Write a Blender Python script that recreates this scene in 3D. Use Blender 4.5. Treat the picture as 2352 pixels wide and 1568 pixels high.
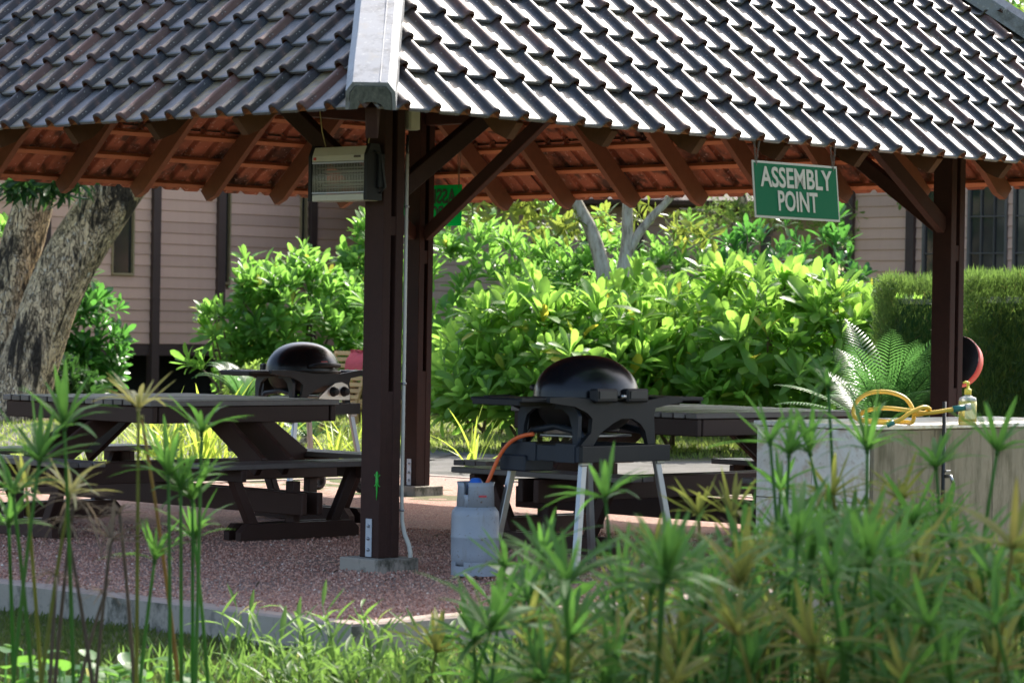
import bpy, bmesh, math, random
import numpy as np
from mathutils import Vector, Matrix, noise
random.seed(11); np.random.seed(11)
rad = math.radians
for _o in list(bpy.data.objects): bpy.data.objects.remove(_o, do_unlink=True)
scene = bpy.context.scene
COL = scene.collection

# ------------------------------------------------------------------ camera, sky, sun, exposure
PITCH, ROLL, CAMZ = .0051, .016, 1.541
cam_d = bpy.data.cameras.new('camera'); cam = bpy.data.objects.new('camera', cam_d); COL.objects.link(cam)
_f = Vector((0, math.cos(PITCH), -math.sin(PITCH))); _u = Vector((0, math.sin(PITCH), math.cos(PITCH))); _r = Vector((1, 0, 0))
_c, _s = math.cos(ROLL), math.sin(ROLL)
_R, _U = _r * _c + _u * _s, _u * _c - _r * _s
cam.matrix_world = Matrix(((_R.x, _U.x, -_f.x, 0), (_R.y, _U.y, -_f.y, 0), (_R.z, _U.z, -_f.z, CAMZ), (0, 0, 0, 1)))
cam_d.sensor_width = 36; cam_d.lens = 6800 / 2352 * 36
cam_d.clip_start = .2; cam_d.clip_end = 600
cam_d.dof.use_dof = True; cam_d.dof.focus_distance = 22.5; cam_d.dof.aperture_fstop = 4.3
scene.camera = cam

SUN_AZ, SUN_EL = rad(30), rad(45.5)
world = bpy.data.worlds.new('World'); scene.world = world; world.use_nodes = True
wn = world.node_tree; wn.nodes.clear()
sky = wn.nodes.new('ShaderNodeTexSky'); sky.sky_type = 'NISHITA'; sky.sun_disc = False
sky.sun_elevation = SUN_EL; sky.sun_rotation = SUN_AZ; sky.air_density = 1.0; sky.dust_density = 3.5
bg = wn.nodes.new('ShaderNodeBackground'); bg.inputs['Strength'].default_value = .15
wo = wn.nodes.new('ShaderNodeOutputWorld')
wn.links.new(sky.outputs[0], bg.inputs[0]); wn.links.new(bg.outputs[0], wo.inputs[0])
sd = bpy.data.lights.new('sun', 'SUN'); sd.energy = 3.5; sd.angle = rad(.55); sd.color = (1, .95, .87)
sun = bpy.data.objects.new('sun', sd); COL.objects.link(sun)
SUNV = Vector((math.cos(SUN_EL) * math.sin(SUN_AZ), math.cos(SUN_EL) * math.cos(SUN_AZ), math.sin(SUN_EL)))
sun.rotation_euler = SUNV.to_track_quat('Z', 'Y').to_euler(); sun.location = SUNV * 60
vs = scene.view_settings; vs.view_transform = 'Standard'; vs.look = 'None'; vs.gamma = 1; vs.exposure = 1.62
vs.use_curve_mapping = False
scene.render.resolution_x = 1024; scene.render.resolution_y = 682
scene.render.engine = 'CYCLES'
scene.cycles.max_bounces = 10; scene.cycles.diffuse_bounces = 5; scene.cycles.glossy_bounces = 4
scene.cycles.transmission_bounces = 6; scene.cycles.transparent_max_bounces = 12

# ------------------------------------------------------------------ material helpers
MATS = {}
def hexc(c): return (c[0], c[1], c[2], 1)
class NT:
    def __init__(s, name):
        s.m = bpy.data.materials.new(name); s.m.use_nodes = True; s.t = s.m.node_tree; s.t.nodes.clear()
        s.out = s.n('ShaderNodeOutputMaterial'); s.b = s.n('ShaderNodeBsdfPrincipled')
        s.l(s.b.outputs[0], s.out.inputs[0]); s.tc = s.n('ShaderNodeTexCoord'); MATS[name] = s.m
    def n(s, k, **kw):
        x = s.t.nodes.new(k)
        for a, v in kw.items(): setattr(x, a, v)
        return x
    def l(s, a, b): s.t.links.new(a, b)
    def map(s, sc=(1, 1, 1), src='Object', rot=(0, 0, 0)):
        m = s.n('ShaderNodeMapping'); m.inputs['Scale'].default_value = sc; m.inputs['Rotation'].default_value = rot
        s.l(s.tc.outputs[src], m.inputs[0]); return m.outputs[0]
    def noise(s, vec, scale, detail=4, rough=.55, dist=0):
        x = s.n('ShaderNodeTexNoise'); x.inputs['Scale'].default_value = scale; x.inputs['Detail'].default_value = detail
        x.inputs['Roughness'].default_value = rough; x.inputs['Distortion'].default_value = dist
        s.l(vec, x.inputs['Vector']); return x.outputs[0]
    def vor(s, vec, scale, feat='F1', out=0):
        x = s.n('ShaderNodeTexVoronoi'); x.feature = feat; x.inputs['Scale'].default_value = scale
        s.l(vec, x.inputs['Vector']); return x.outputs[out]
    def ramp(s, fac, stops):
        r = s.n('ShaderNodeValToRGB'); e = r.color_ramp.elements
        while len(e) < len(stops): e.new(.5)
        for i, (p, c) in enumerate(stops):
            e[i].position = p; e[i].color = hexc(c) if not isinstance(c, (int, float)) else (c, c, c, 1)
        s.l(fac, r.inputs[0]); return r.outputs[0]
    def mix(s, fac, a, b, mode='MIX'):
        x = s.n('ShaderNodeMix'); x.data_type = 'RGBA'; x.blend_type = mode
        for i, v in ((0, fac), (6, a), (7, b)):
            if isinstance(v, (int, float)): x.inputs[i].default_value = v
            elif isinstance(v, tuple): x.inputs[i].default_value = hexc(v)
            else: s.l(v, x.inputs[i])
        return x.outputs[2]
    def hsv(s, col, h=None, v=None, sat=None):
        x = s.n('ShaderNodeHueSaturation'); s.l(col, x.inputs['Color'])
        if h is not None: s.l(h, x.inputs['Hue'])
        if sat is not None: s.l(sat, x.inputs['Saturation'])
        if v is not None: s.l(v, x.inputs['Value'])
        return x.outputs[0]
    def rng(s, val, a, b):
        x = s.n('ShaderNodeMapRange'); x.inputs[3].default_value = a; x.inputs[4].default_value = b
        s.l(val, x.inputs[0]); return x.outputs[0]
    def orand(s): return s.n('ShaderNodeObjectInfo').outputs['Random']
    def irand(s): return s.n('ShaderNodeNewGeometry').outputs['Random Per Island']
    def rnd2(s):
        a = s.n('ShaderNodeMath', operation='ADD'); s.l(s.orand(), a.inputs[0]); s.l(s.irand(), a.inputs[1])
        f = s.n('ShaderNodeMath', operation='FRACT'); s.l(a.outputs[0], f.inputs[0]); return f.outputs[0]
    def bump(s, h, strength=.5, dist=.01):
        x = s.n('ShaderNodeBump'); x.inputs['Strength'].default_value = strength; x.inputs['Distance'].default_value = dist
        s.l(h, x.inputs['Height']); s.l(x.outputs[0], s.b.inputs['Normal']); return x.outputs[0]
    def set(s, col=None, rough=None, metal=None, spec=None, coat=None):
        for k, v in (('Base Color', col), ('Roughness', rough), ('Metallic', metal), ('Specular IOR Level', spec), ('Coat Weight', coat)):
            if v is None: continue
            i = s.b.inputs[k]
            if isinstance(v, (int, float)): i.default_value = v
            elif isinstance(v, tuple): i.default_value = hexc(v)
            else: s.l(v, i)
        return s

def m_wood(name, c0, c1, rough=.6, val=(.75, 1.2), grain=(3, 3, 3), bump=.25, spec=.3):
    n = NT(name); v = n.map(grain); a = n.noise(v, 6, 6, .65); b = n.noise(n.map((1, 1, 1)), 2.2, 3)
    w = n.noise(n.map((40, 40, 4)), 3, 3, .6)
    col = n.mix(a, c0, c1); col = n.mix(n.rng(b, 0, .5), col, (c0[0] * .5, c0[1] * .5, c0[2] * .5))
    col = n.mix(n.rng(w, -.25, .45), col, (c1[0] * .6, c1[1] * .6, c1[2] * .6))
    col = n.hsv(col, v=n.rng(n.orand(), *val)); n.set(col, n.rng(a, rough - .12, rough + .15), spec=spec)
    n.bump(w, bump, .004); return n.m
m_wood('wood_dark', (.026, .012, .010), (.075, .036, .028), .65, spec=.14)
m_wood('wood_table', (.036, .017, .012), (.066, .033, .025), .5, (.7, 1.3), spec=.22)
m_wood('wood_top_sheen', (.10, .082, .074), (.20, .175, .16), .36, (.7, 1.3), spec=.5)  # weathered grey, with grazing sky glare put into the pale colour
m_wood('wood_rafter_shaded', (.075, .034, .018), (.15, .07, .036), .75, (.7, 1.15), spec=.15)  # darker rafter copy: shade on the near tails put into the colour
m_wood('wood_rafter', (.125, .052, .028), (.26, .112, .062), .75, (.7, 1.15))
m_wood('wood_batten', (.34, .125, .06), (.52, .23, .115), .75, (.75, 1.15))
m_wood('wood_brown', (.055, .032, .026), (.10, .06, .048), .6)
m_wood('wood_teak', (.45, .25, .09), (.62, .38, .16), .55, (.85, 1.1))
m_wood('frame_yellow', (.30, .21, .10), (.42, .31, .17), .6)
m_wood('frame_grey', (.095, .08, .07), (.17, .145, .125), .6, spec=.15)

def m_simple(name, col, rough=.5, metal=0, spec=.5, vary=.25, scale=12, bump=0, coat=0):
    n = NT(name); v = n.map(); a = n.noise(v, scale, 5, .6)
    c = n.mix(a, tuple(x * (1 - vary) for x in col), tuple(min(1, x * (1 + vary)) for x in col))
    n.set(c, n.rng(a, max(.02, rough - .08), rough + .1), metal, spec, coat)
    if bump: n.bump(n.noise(v, scale * 5, 4, .7), bump, .004)
    return n.m
m_simple('plastic_dark', (.009, .0093, .0103), .55, vary=.2, spec=.3)
m_simple('plastic_blue', (.012, .017, .026), .5, vary=.2, spec=.35)
NT('enamel').set((.005, .005, .0065), .25, spec=.3)
m_simple('enamel_matte', (.009, .009, .010), .5, vary=.25, spec=.3)
m_simple('steel', (.32, .33, .345), .38, 1, vary=.2)
m_simple('galv', (.42, .45, .50), .5, .6, vary=.3, scale=25)
m_simple('silver', (.50, .47, .46), .32, .8, vary=.15)
m_simple('cream', (.52, .50, .40), .5, vary=.12)
m_simple('pvc', (.55, .53, .46), .45, vary=.12)
m_simple('black', (.012, .012, .013), .5)
m_simple('rubber', (.015, .015, .016), .8)
m_simple('red_plastic', (.55, .06, .05), .45)
m_simple('red_cloth', (.50, .07, .08), .85, bump=.3)
m_simple('orange_hose', (.70, .13, .03), .45, vary=.15)
m_simple('blue_cap', (.03, .14, .52), .4)
m_simple('yellow_hose', (.68, .42, .045), .42, vary=.15)
m_simple('yellow_cap', (.75, .62, .08), .4, vary=.08)
m_simple('green_fit', (.02, .15, .13), .4)
m_simple('string', (.50, .42, .20), .9)
m_simple('sign_green', (.004, .105, .042), .7, vary=.06, scale=4, spec=.12)
m_simple('sign_green_dark', (.004, .045, .022), .5, vary=.06)
m_simple('sign_cream', (.40, .37, .29), .55, vary=.08)
m_simple('chain', (.16, .13, .10), .6, .7)
m_simple('glass_dark', (.02, .022, .024), .06, spec=.9, vary=.2, scale=2)
m_simple('louver', (.07, .055, .05), .5)
m_simple('tube_white', (.62, .62, .58), .3, vary=.05)
m_simple('zap_bar', (.50, .50, .42), .4, .3)
m_simple('under_shade', (.02, .018, .017), .9)

def m_bottle():
    n = NT('soap'); n.set((.82, .70, .22), .12, spec=.5); n.b.inputs['Transmission Weight'].default_value = .35
    n = NT('soap_clear'); n.set((.85, .86, .84), .15); n.b.inputs['Transmission Weight'].default_value = .55
    n = NT('soap_label'); a = n.noise(n.map((90, 90, 9)), 3, 3)
    n.set(n.mix(n.ramp(a, [(.45, 0), (.55, 1)]), (.80, .70, .30), (.86, .80, .45)), .4)
m_bottle()

def m_gascyl():
    n = NT('gas_grey'); v = n.map(); a = n.noise(v, 7, 5, .6); b = n.noise(v, 60, 3)
    c = n.mix(a, (.22, .25, .285), (.33, .355, .385)); c = n.mix(n.ramp(b, [(.64, 0), (.72, 1)]), c, (.16, .12, .09)); c = n.mix(n.ramp(n.noise(n.map((6, 6, 1)), 3, 5, .7), [(.55, 0), (.72, .6)]), c, (.22, .21, .19))
    n.set(c, .42, spec=.4); n.bump(n.noise(v, 30, 4), .12, .004)
m_gascyl()

def m_tile():
    n = NT('tile_top'); v = n.map(); a = n.noise(v, 11, 6, .68); b = n.noise(v, 4.5, 5, .62, .8); r = n.orand()
    sx = n.n('ShaderNodeSeparateXYZ'); n.l(n.tc.outputs['Object'], sx.inputs[0])
    roll = n.n('ShaderNodeMapRange'); roll.inputs[1].default_value = .150; roll.inputs[2].default_value = .172; n.l(sx.outputs[0], roll.inputs[0])
    m1 = n.n('ShaderNodeMath', operation='MULTIPLY'); n.l(r, m1.inputs[0]); m1.inputs[1].default_value = 7.31
    r2 = n.n('ShaderNodeMath', operation='FRACT'); n.l(m1.outputs[0], r2.inputs[0]); r2 = r2.outputs[0]
    pan = n.ramp(r, [(0, (.080, .083, .094)), (.5, (.110, .113, .126)), (.72, (.098, .086, .083)), (.86, (.13, .112, .078)), (1, (.07, .065, .06))])
    gold = n.n('ShaderNodeMath', operation='MULTIPLY'); n.l(n.ramp(r2, [(.5, .15), (.75, 1)]), gold.inputs[0]); n.l(n.ramp(b, [(.42, 0), (.60, .9)]), gold.inputs[1])
    pan = n.mix(gold.outputs[0], pan, (.23, .165, .055))
    rol = n.ramp(r2, [(0, (.020, .020, .023)), (.35, (.032, .033, .037)), (.6, (.046, .031, .027)), (.78, (.125, .060, .044)), (.9, (.036, .031, .028)), (1, (.018, .014, .011))])
    rol = n.mix(n.ramp(b, [(.48, 0), (.64, .7)]), rol, (.115, .064, .048))
    c = n.mix(roll.outputs[0], pan, rol); c = n.mix(n.ramp(a, [(.50, 0), (.68, .75)]), c, (.035, .032, .030))
    sp = n.ramp(n.noise(v, 46, 3, .6), [(.66, 0), (.72, .8)]); c = n.mix(sp, c, (.32, .31, .28))
    n.set(c, n.ramp(n.mix(.4, b, a), [(.35, .38), (.65, .50)]), spec=n.rng(roll.outputs[0], 1.0, .28))
    n.bump(n.noise(v, 70, 4, .7), .25, .003)
    n = NT('tile_under'); v = n.map(); a = n.noise(v, 10, 5, .65); b = n.noise(v, 4, 4)
    c = n.mix(a, (.17, .060, .034), (.33, .122, .072)); c = n.mix(n.ramp(b, [(.52, 0), (.62, .85)]), c, (.035, .024, .02))
    c = n.mix(n.ramp(n.noise(v, 30, 2), [(.62, 0), (.68, .5)]), c, (.45, .33, .28))
    n.set(n.hsv(c, v=n.rng(n.irand(), .8, 1.1)), .8, spec=.3)
    n = NT('hip_paint'); v = n.map(); a = n.noise(v, 5, 6, .7); b = n.noise(v, 14, 4, .6)
    c = n.mix(a, (.13, .14, .16), (.25, .26, .27)); c = n.mix(n.ramp(b, [(.55, 0), (.75, .6)]), c, (.22, .19, .14))
    c = n.mix(n.ramp(a, [(.52, 0), (.66, .85)]), c, (.05, .05, .048)); c = n.mix(n.ramp(n.noise(n.map((1, 1, 1)), 34, 4, .7), [(.60, 0), (.68, .8)]), c, (.40, .40, .38)); n.set(c, n.rng(b, .34, .55), spec=.8); n.bump(b, .2, .004)
    n = NT('hip_end'); v = n.map((9, 9, 1)); a = n.noise(v, 4, 5, .7)
    n.set(n.ramp(a, [(.35, (.045, .05, .042)), (.6, (.11, .115, .10)), (.75, (.22, .20, .14))]), .85)
m_tile()

def m_ground():
    n = NT('gravel'); v = n.map(); cell = n.n('ShaderNodeTexVoronoi'); cell.inputs['Scale'].default_value = 62; n.l(v, cell.inputs['Vector'])
    dist = n.vor(v, 62); big = n.noise(v, .7, 5, .65)
    sep = n.n('ShaderNodeSeparateColor'); n.l(cell.outputs['Color'], sep.inputs[0])
    c = n.ramp(sep.outputs[0], [(0, (.26, .115, .08)), (.35, (.42, .215, .155)), (.7, (.52, .29, .215)), (.96, (.56, .35, .27)), (1, (.66, .53, .44))])
    c = n.mix(n.ramp(big, [(.35, 0), (.65, .75)]), c, (.33, .235, .19)); c = n.mix(n.ramp(dist, [(.35, 0), (.9, .75)]), c, (.09, .05, .045))
    n.set(c, .85, spec=.25)
    h = n.mix(.5, n.ramp(dist, [(0, 1), (.8, 0)]), n.noise(v, 9, 5, .6)); n.bump(h, 1.0, .02)
    n = NT('gravel_chip'); r = n.irand()
    c = n.ramp(r, [(0, (.22, .095, .068)), (.3, (.40, .20, .145)), (.6, (.50, .28, .205)), (.93, (.56, .34, .26)), (.98, (.60, .43, .35)), (1, (.66, .58, .50))]); n.set(c, .8, spec=.3)
    n = NT('concrete'); v = n.map(); a = n.noise(v, 2.6, 7, .65); b = n.noise(n.map((2.2, 2.2, 1.6)), 1.6, 6, .7); c3 = n.noise(v, 45, 4)
    c = n.mix(a, (.22, .19, .15), (.40, .355, .295)); c = n.mix(n.ramp(b, [(.52, 0), (.64, .9)]), c, (.05, .05, .036))
    c = n.mix(n.ramp(c3, [(.6, 0), (.75, .4)]), c, (.12, .11, .10)); n.set(c, .9, spec=.25); n.bump(c3, .4, .004)
    n = NT('kerb_top'); v = n.map(); a = n.noise(v, 5, 6, .65); c = n.mix(a, (.26, .19, .155), (.38, .30, .25)); n.set(c, .9, spec=.25); n.bump(n.noise(v, 60, 4), .4, .004)
    n = NT('counter_stone'); v = n.map(); a = n.noise(v, 4, 7, .65, .8); b = n.noise(n.map((6, 6, 1.6)), 1.5, 5, .65)
    c = n.mix(a, (.17, .135, .085), (.33, .275, .19)); c = n.mix(n.ramp(b, [(.45, 0), (.66, .85)]), c, (.085, .072, .035)); n.set(c, .6, spec=.3)
    n.bump(n.noise(v, 30, 4), .15, .004)
    n = NT('counter_tile'); v = n.map(); a = n.noise(v, 6, 7, .65, 1.0)
    c = n.ramp(a, [(.35, (.58, .46, .33)), (.5, (.74, .69, .60)), (.7, (.80, .77, .70))]); c = n.mix(n.ramp(n.noise(v, 18, 5, .7), [(.56, 0), (.66, .55)]), c, (.36, .25, .16)); n.set(c, .4, spec=.45)
    n = NT('lawn'); v = n.map(); a = n.noise(v, .8, 6, .6); b = n.noise(v, 22, 4, .7)
    c = n.mix(b, (.045, .062, .018), (.105, .12, .04)); c = n.mix(n.ramp(a, [(.45, 0), (.62, .8)]), c, (.15, .125, .075)); n.set(c, .9, spec=.2); n.bump(b, .9, .03)
    n = NT('path_sand'); v = n.map(); a = n.noise(v, 1.5, 6, .65); b = n.noise(v, 50, 4, .7)
    c = n.mix(b, (.085, .08, .072), (.15, .142, .128)); c = n.mix(n.ramp(a, [(.45, 0), (.65, .7)]), c, (.05, .048, .036)); n.set(c, .9, spec=.2); n.bump(b, .6, .015)
m_ground()

def m_siding(name, c0, c1):
    n = NT(name); v = n.map((1, 1, 1)); a = n.noise(n.map((3, 3, .6)), 2, 5, .6); b = n.noise(v, 22, 4, .7)
    c = n.mix(a, c0, c1); c = n.mix(n.ramp(b, [(.62, 0), (.75, .35)]), c, (.22, .15, .12)); n.set(n.hsv(c, v=n.rng(n.orand(), .9, 1.08)), .65, spec=.3)
m_siding('siding_pink', (.55, .325, .235), (.64, .39, .285)); m_siding('siding_tan', (.30, .20, .15), (.37, .26, .20))

def m_bark():
    n = NT('bark'); v = n.map((1, 1, .6)); b = n.noise(v, 11, 7, .72); st = n.noise(n.map((2.0, 2.0, .55)), 1.5, 6, .65, .5)
    r1 = n.noise(n.map((8, 8, 2.2)), 1.5, 6, .62, 1.2); r2 = n.noise(n.map((13, 13, 5)), 1.6, 5, .6, .8)
    def ridge(x, w):
        m = n.n('ShaderNodeMath', operation='SUBTRACT'); n.l(x, m.inputs[0]); m.inputs[1].default_value = .5
        a = n.n('ShaderNodeMath', operation='ABSOLUTE'); n.l(m.outputs[0], a.inputs[0]); return n.ramp(a.outputs[0], [(0, 1), (w, 0)])
    k1, k2 = ridge(r1, .045), ridge(r2, .03)
    c = n.mix(b, (.46, .31, .16), (.76, .60, .39)); c = n.mix(n.ramp(n.noise(v, 18, 5, .7), [(.56, 0), (.64, .8)]), c, (.58, .55, .48))
    c = n.mix(n.ramp(n.noise(v, 5, 4), [(.5, 0), (.7, .5)]), c, (.16, .10, .06))
    c = n.mix(n.ramp(st, [(.52, 0), (.585, .94)]), c, (.016, .014, .013))
    c = n.mix(k2, c, (.06, .045, .032)); c = n.mix(k1, c, (.03, .023, .018)); n.set(c, .9, spec=.2)
    inv = n.n('ShaderNodeInvert'); n.l(k1, inv.inputs['Color']); h = n.mix(.5, b, inv.outputs[0]); n.bump(h, .9, .035)
    n = NT('bark_pale'); v = n.map((4, 4, 1)); a = n.noise(v, 4, 6, .65); c = n.ramp(a, [(.35, (.17, .14, .11)), (.5, (.36, .32, .26)), (.7, (.48, .44, .38))]); n.set(c, .85, spec=.2); n.bump(a, .4, .01)
    n = NT('branch'); n.set((.12, .085, .05), .8)
m_bark()

def m_leaf(name, c0, c1, tr, frac=.5, rough=.36, spec=.5, yellow=None, dark=.55, var=.04):
    n = NT(name); r = n.rnd2(); geo = n.n('ShaderNodeNewGeometry')
    c = n.mix(r, c0, c1)
    stops = [(0, c0), (.6, c1), (.975, c1)] + ([(1, yellow)] if yellow else [(1, c0)])
    c = n.ramp(r, stops); nv = n.noise(n.map(), 5, 3); c = n.hsv(c, v=n.rng(nv, .7, 1.3), h=n.rng(nv, .5 - var, .5 + var))
    n.set(c, rough, spec=spec)
    t = n.n('ShaderNodeBsdfTranslucent'); tc = n.mix(.5, c, tr); st = n.ramp(r, [(0, tr), (.975, tr)] + ([(1, tuple(min(1, x * 1.6) for x in yellow))] if yellow else [(1, tr)]))
    st = n.hsv(st, v=n.rng(nv, .75, 1.25)); n.l(st, t.inputs[0])
    mx = n.n('ShaderNodeMixShader'); mx.inputs[0].default_value = frac
    n.l(n.b.outputs[0], mx.inputs[1]); n.l(t.outputs[0], mx.inputs[2]); n.l(mx.outputs[0], n.out.inputs[0]); return n.m
m_leaf('leaf_scaevola', (.080, .180, .030), (.125, .235, .042), (.35, .62, .09), .56, .42, .38, (.42, .36, .04))
m_leaf('leaf_small', (.065, .165, .028), (.10, .215, .038), (.28, .56, .09), .54, .36, .45, (.36, .34, .05))
m_leaf('leaf_deep', (.030, .105, .028), (.055, .15, .036), (.13, .38, .06), .45, .30, .55)
m_leaf('leaf_yellowish', (.075, .12, .025), (.145, .17, .035), (.30, .38, .06), .5, .4, .4, (.42, .24, .04))
m_leaf('leaf_dark', (.015, .045, .012), (.03, .075, .02), (.06, .16, .03), .35, .4, .4)
m_leaf('leaf_fine', (.09, .15, .03), (.14, .22, .045), (.32, .48, .09), .5, .5, .3)
m_leaf('hedge_leaf', (.045, .092, .022), (.080, .13, .032), (.15, .25, .05), .45, .6, .2, (.16, .12, .05))
m_leaf('cycad_leaf', (.030, .095, .030), (.06, .135, .042), (.13, .32, .07), .4, .28, .6)
m_leaf('sedge_green', (.034, .100, .024), (.068, .145, .032), (.15, .35, .058), .42, .55, .2)
m_leaf('sedge_olive', (.115, .138, .030), (.20, .18, .052), (.31, .34, .07), .42, .6, .15, (.22, .12, .045))
m_leaf('sedge_yellow', (.30, .25, .06), (.38, .35, .20), (.48, .44, .14), .45, .6, .2)
m_leaf('sedge_dry', (.07, .052, .038), (.16, .125, .09), (.18, .14, .10), .35, .8, .15)
m_leaf('grass_blade', (.050, .110, .025), (.105, .185, .04), (.23, .40, .075), .45, .45, .4, (.35, .30, .12))
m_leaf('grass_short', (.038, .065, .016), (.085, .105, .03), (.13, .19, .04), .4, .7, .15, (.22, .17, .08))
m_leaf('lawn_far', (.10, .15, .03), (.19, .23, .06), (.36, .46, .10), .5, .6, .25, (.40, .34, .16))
m_leaf('strap_leaf', (.09, .17, .03), (.20, .27, .045), (.50, .62, .08), .5, .4, .4, (.48, .38, .06))
m_leaf('round_leaf', (.045, .125, .03), (.075, .175, .042), (.20, .44, .06), .45, .36, .5)
m_simple('gecko_green', (.02, .36, .03), .45, vary=.15, scale=60)

# ------------------------------------------------------------------ geometry helpers
def V3(p): return np.array(p, float)
class MB:
    """collects vertices and faces; build() links them as one mesh object"""
    def __init__(s): s.v = []; s.f = []; s.mi = []; s.sm = []
    def add(s, vs, fs, mi=0, sm=False):
        b = len(s.v); s.v += [tuple(map(float, p)) for p in vs]; s.f += [tuple(b + i for i in f) for f in fs]
        s.mi += [mi] * len(fs); s.sm += [sm] * len(fs); return s
    def box(s, c, sx, sy, sz, X=(1, 0, 0), Y=(0, 1, 0), Z=(0, 0, 1), mi=0):
        c, X, Y, Z = V3(c), V3(X), V3(Y), V3(Z); X = X * sx / 2; Y = Y * sy / 2; Z = Z * sz / 2
        vs = [c + a * X + b * Y + d * Z for a in (-1, 1) for b in (-1, 1) for d in (-1, 1)]
        fs = [(0, 1, 3, 2), (4, 6, 7, 5), (0, 4, 5, 1), (2, 3, 7, 6), (0, 2, 6, 4), (1, 5, 7, 3)]
        return s.add(vs, fs, mi)
    def cbox(s, c, sx, sy, sz, b=.006, X=(1, 0, 0), Y=(0, 1, 0), Z=(0, 0, 1), mi=0):
        """box with chamfered edges"""
        c, X, Y, Z = V3(c), V3(X), V3(Y), V3(Z); h = np.array([sx, sy, sz]) / 2; b = min(b, *(h * .45))
        vs = []; idx = {}
        for a in (-1, 1):
            for bb in (-1, 1):
                for d in (-1, 1):
                    for ax in range(3):
                        q = np.array([a, bb, d]) * (h - b); q[ax] = (a, bb, d)[ax] * h[ax]
                        idx[(a, bb, d, ax)] = len(vs); vs.append(c + X * q[0] + Y * q[1] + Z * q[2])
        fs = []
        for ax in range(3):
            o = [k for k in range(3) if k != ax]
            for sg in (-1, 1):
                loop = []
                for (p, q) in ((-1, -1), (1, -1), (1, 1), (-1, 1)):
                    k = [0, 0, 0]; k[ax] = sg; k[o[0]] = p; k[o[1]] = q; loop.append(idx[(*k, ax)])
                fs.append(tuple(loop if (sg > 0) == (ax != 1) else loop[::-1]))
        for ax in range(3):
            o = [k for k in range(3) if k != ax]
            for p in (-1, 1):
                for q in (-1, 1):
                    k1 = [0, 0, 0]; k1[o[0]] = p; k1[o[1]] = q; k2 = list(k1); k1[ax] = -1; k2[ax] = 1
                    fs.append((idx[(*k1, o[0])], idx[(*k2, o[0])], idx[(*k2, o[1])], idx[(*k1, o[1])]))
        for a in (-1, 1):
            for bb in (-1, 1):
                for d in (-1, 1): fs.append((idx[(a, bb, d, 0)], idx[(a, bb, d, 1)], idx[(a, bb, d, 2)]))
        return s.add(vs, fs, mi)
    def beam(s, p0, p1, w, h, up=(0, 0, 1), b=.006, mi=0):
        p0, p1 = V3(p0), V3(p1); d = p1 - p0; L = np.linalg.norm(d); d = d / L; up = V3(up)
        sd = np.cross(d, up); sd /= np.linalg.norm(sd); u = np.cross(sd, d)
        return s.cbox((p0 + p1) / 2, L, w, h, b, d, sd, u, mi)
    def tube(s, pts, r, n=8, cap=True, mi=0, sm=True, sq=1.0):
        pts = [V3(p) for p in pts]; m = len(pts); rr = r if hasattr(r, '__len__') else [r] * m
        vs = []; prev = None
        for i, p in enumerate(pts):
            d = pts[min(i + 1, m - 1)] - pts[max(i - 1, 0)]; d = d / (np.linalg.norm(d) + 1e-9)
            if prev is None:
                a = np.array([0, 0, 1.]) if abs(d[2]) < .9 else np.array([1., 0, 0]); x = np.cross(d, a)
            else: x = prev - d * np.dot(prev, d)
            x /= np.linalg.norm(x) + 1e-9; prev = x; y = np.cross(d, x)
            for k in range(n):
                t = 2 * math.pi * k / n; vs.append(p + rr[i] * (x * math.cos(t) + y * math.sin(t) * sq))
        fs = [(i * n + k, i * n + (k + 1) % n, (i + 1) * n + (k + 1) % n, (i + 1) * n + k) for i in range(m - 1) for k in range(n)]
        if cap: fs += [tuple(range(n))[::-1], tuple((m - 1) * n + k for k in range(n))]
        return s.add(vs, fs, mi, sm)
    def lathe(s, prof, c=(0, 0, 0), n=32, ax=(0, 0, 1), ex=(1, 0, 0), sx=1, sy=1, mi=0, sm=True):
        c, ax, ex = V3(c), V3(ax), V3(ex); ey = np.cross(ax, ex); vs = []
        for (r, z) in prof:
            for k in range(n):
                t = 2 * math.pi * k / n; vs.append(c + ax * z + ex * (r * math.cos(t) * sx) + ey * (r * math.sin(t) * sy))
        m = len(prof)
        fs = [(i * n + k, i * n + (k + 1) % n, (i + 1) * n + (k + 1) % n, (i + 1) * n + k) for i in range(m - 1) for k in range(n)]
        if prof[0][0] > 1e-5: fs.append(tuple(range(n))[::-1])
        if prof[-1][0] > 1e-5: fs.append(tuple((m - 1) * n + k for k in range(n)))
        return s.add(vs, fs, mi, sm)
    def prism(s, poly, o, X, Y, N, t, mi=0):
        """polygon in the X-Y plane at o, thickness t along N"""
        o, X, Y, N = V3(o), V3(X), V3(Y), V3(N); k = len(poly)
        a = [o + X * p[0] + Y * p[1] for p in poly]; vs = a + [p + N * t for p in a]
        fs = [tuple(range(k))[::-1], tuple(k + i for i in range(k))] + [(i, (i + 1) % k, k + (i + 1) % k, k + i) for i in range(k)]
        return s.add(vs, fs, mi)
    def build(s, name, mats, parent=None, origin=None, kind=None):
        me = bpy.data.meshes.new(name); v = np.array(s.v)
        c = V3(origin) if origin is not None else (v.min(0) + v.max(0)) / 2
        me.from_pydata([tuple(p) for p in (v - c)], [], s.f)
        for m in (mats if isinstance(mats, (list, tuple)) else [mats]): me.materials.append(MATS[m])
        me.polygons.foreach_set('material_index', s.mi); me.polygons.foreach_set('use_smooth', s.sm)
        bm = bmesh.new(); bm.from_mesh(me); bmesh.ops.recalc_face_normals(bm, faces=bm.faces); bm.to_mesh(me); bm.free()
        return link(name, me, c, parent, kind)
WLOC = {}
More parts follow.
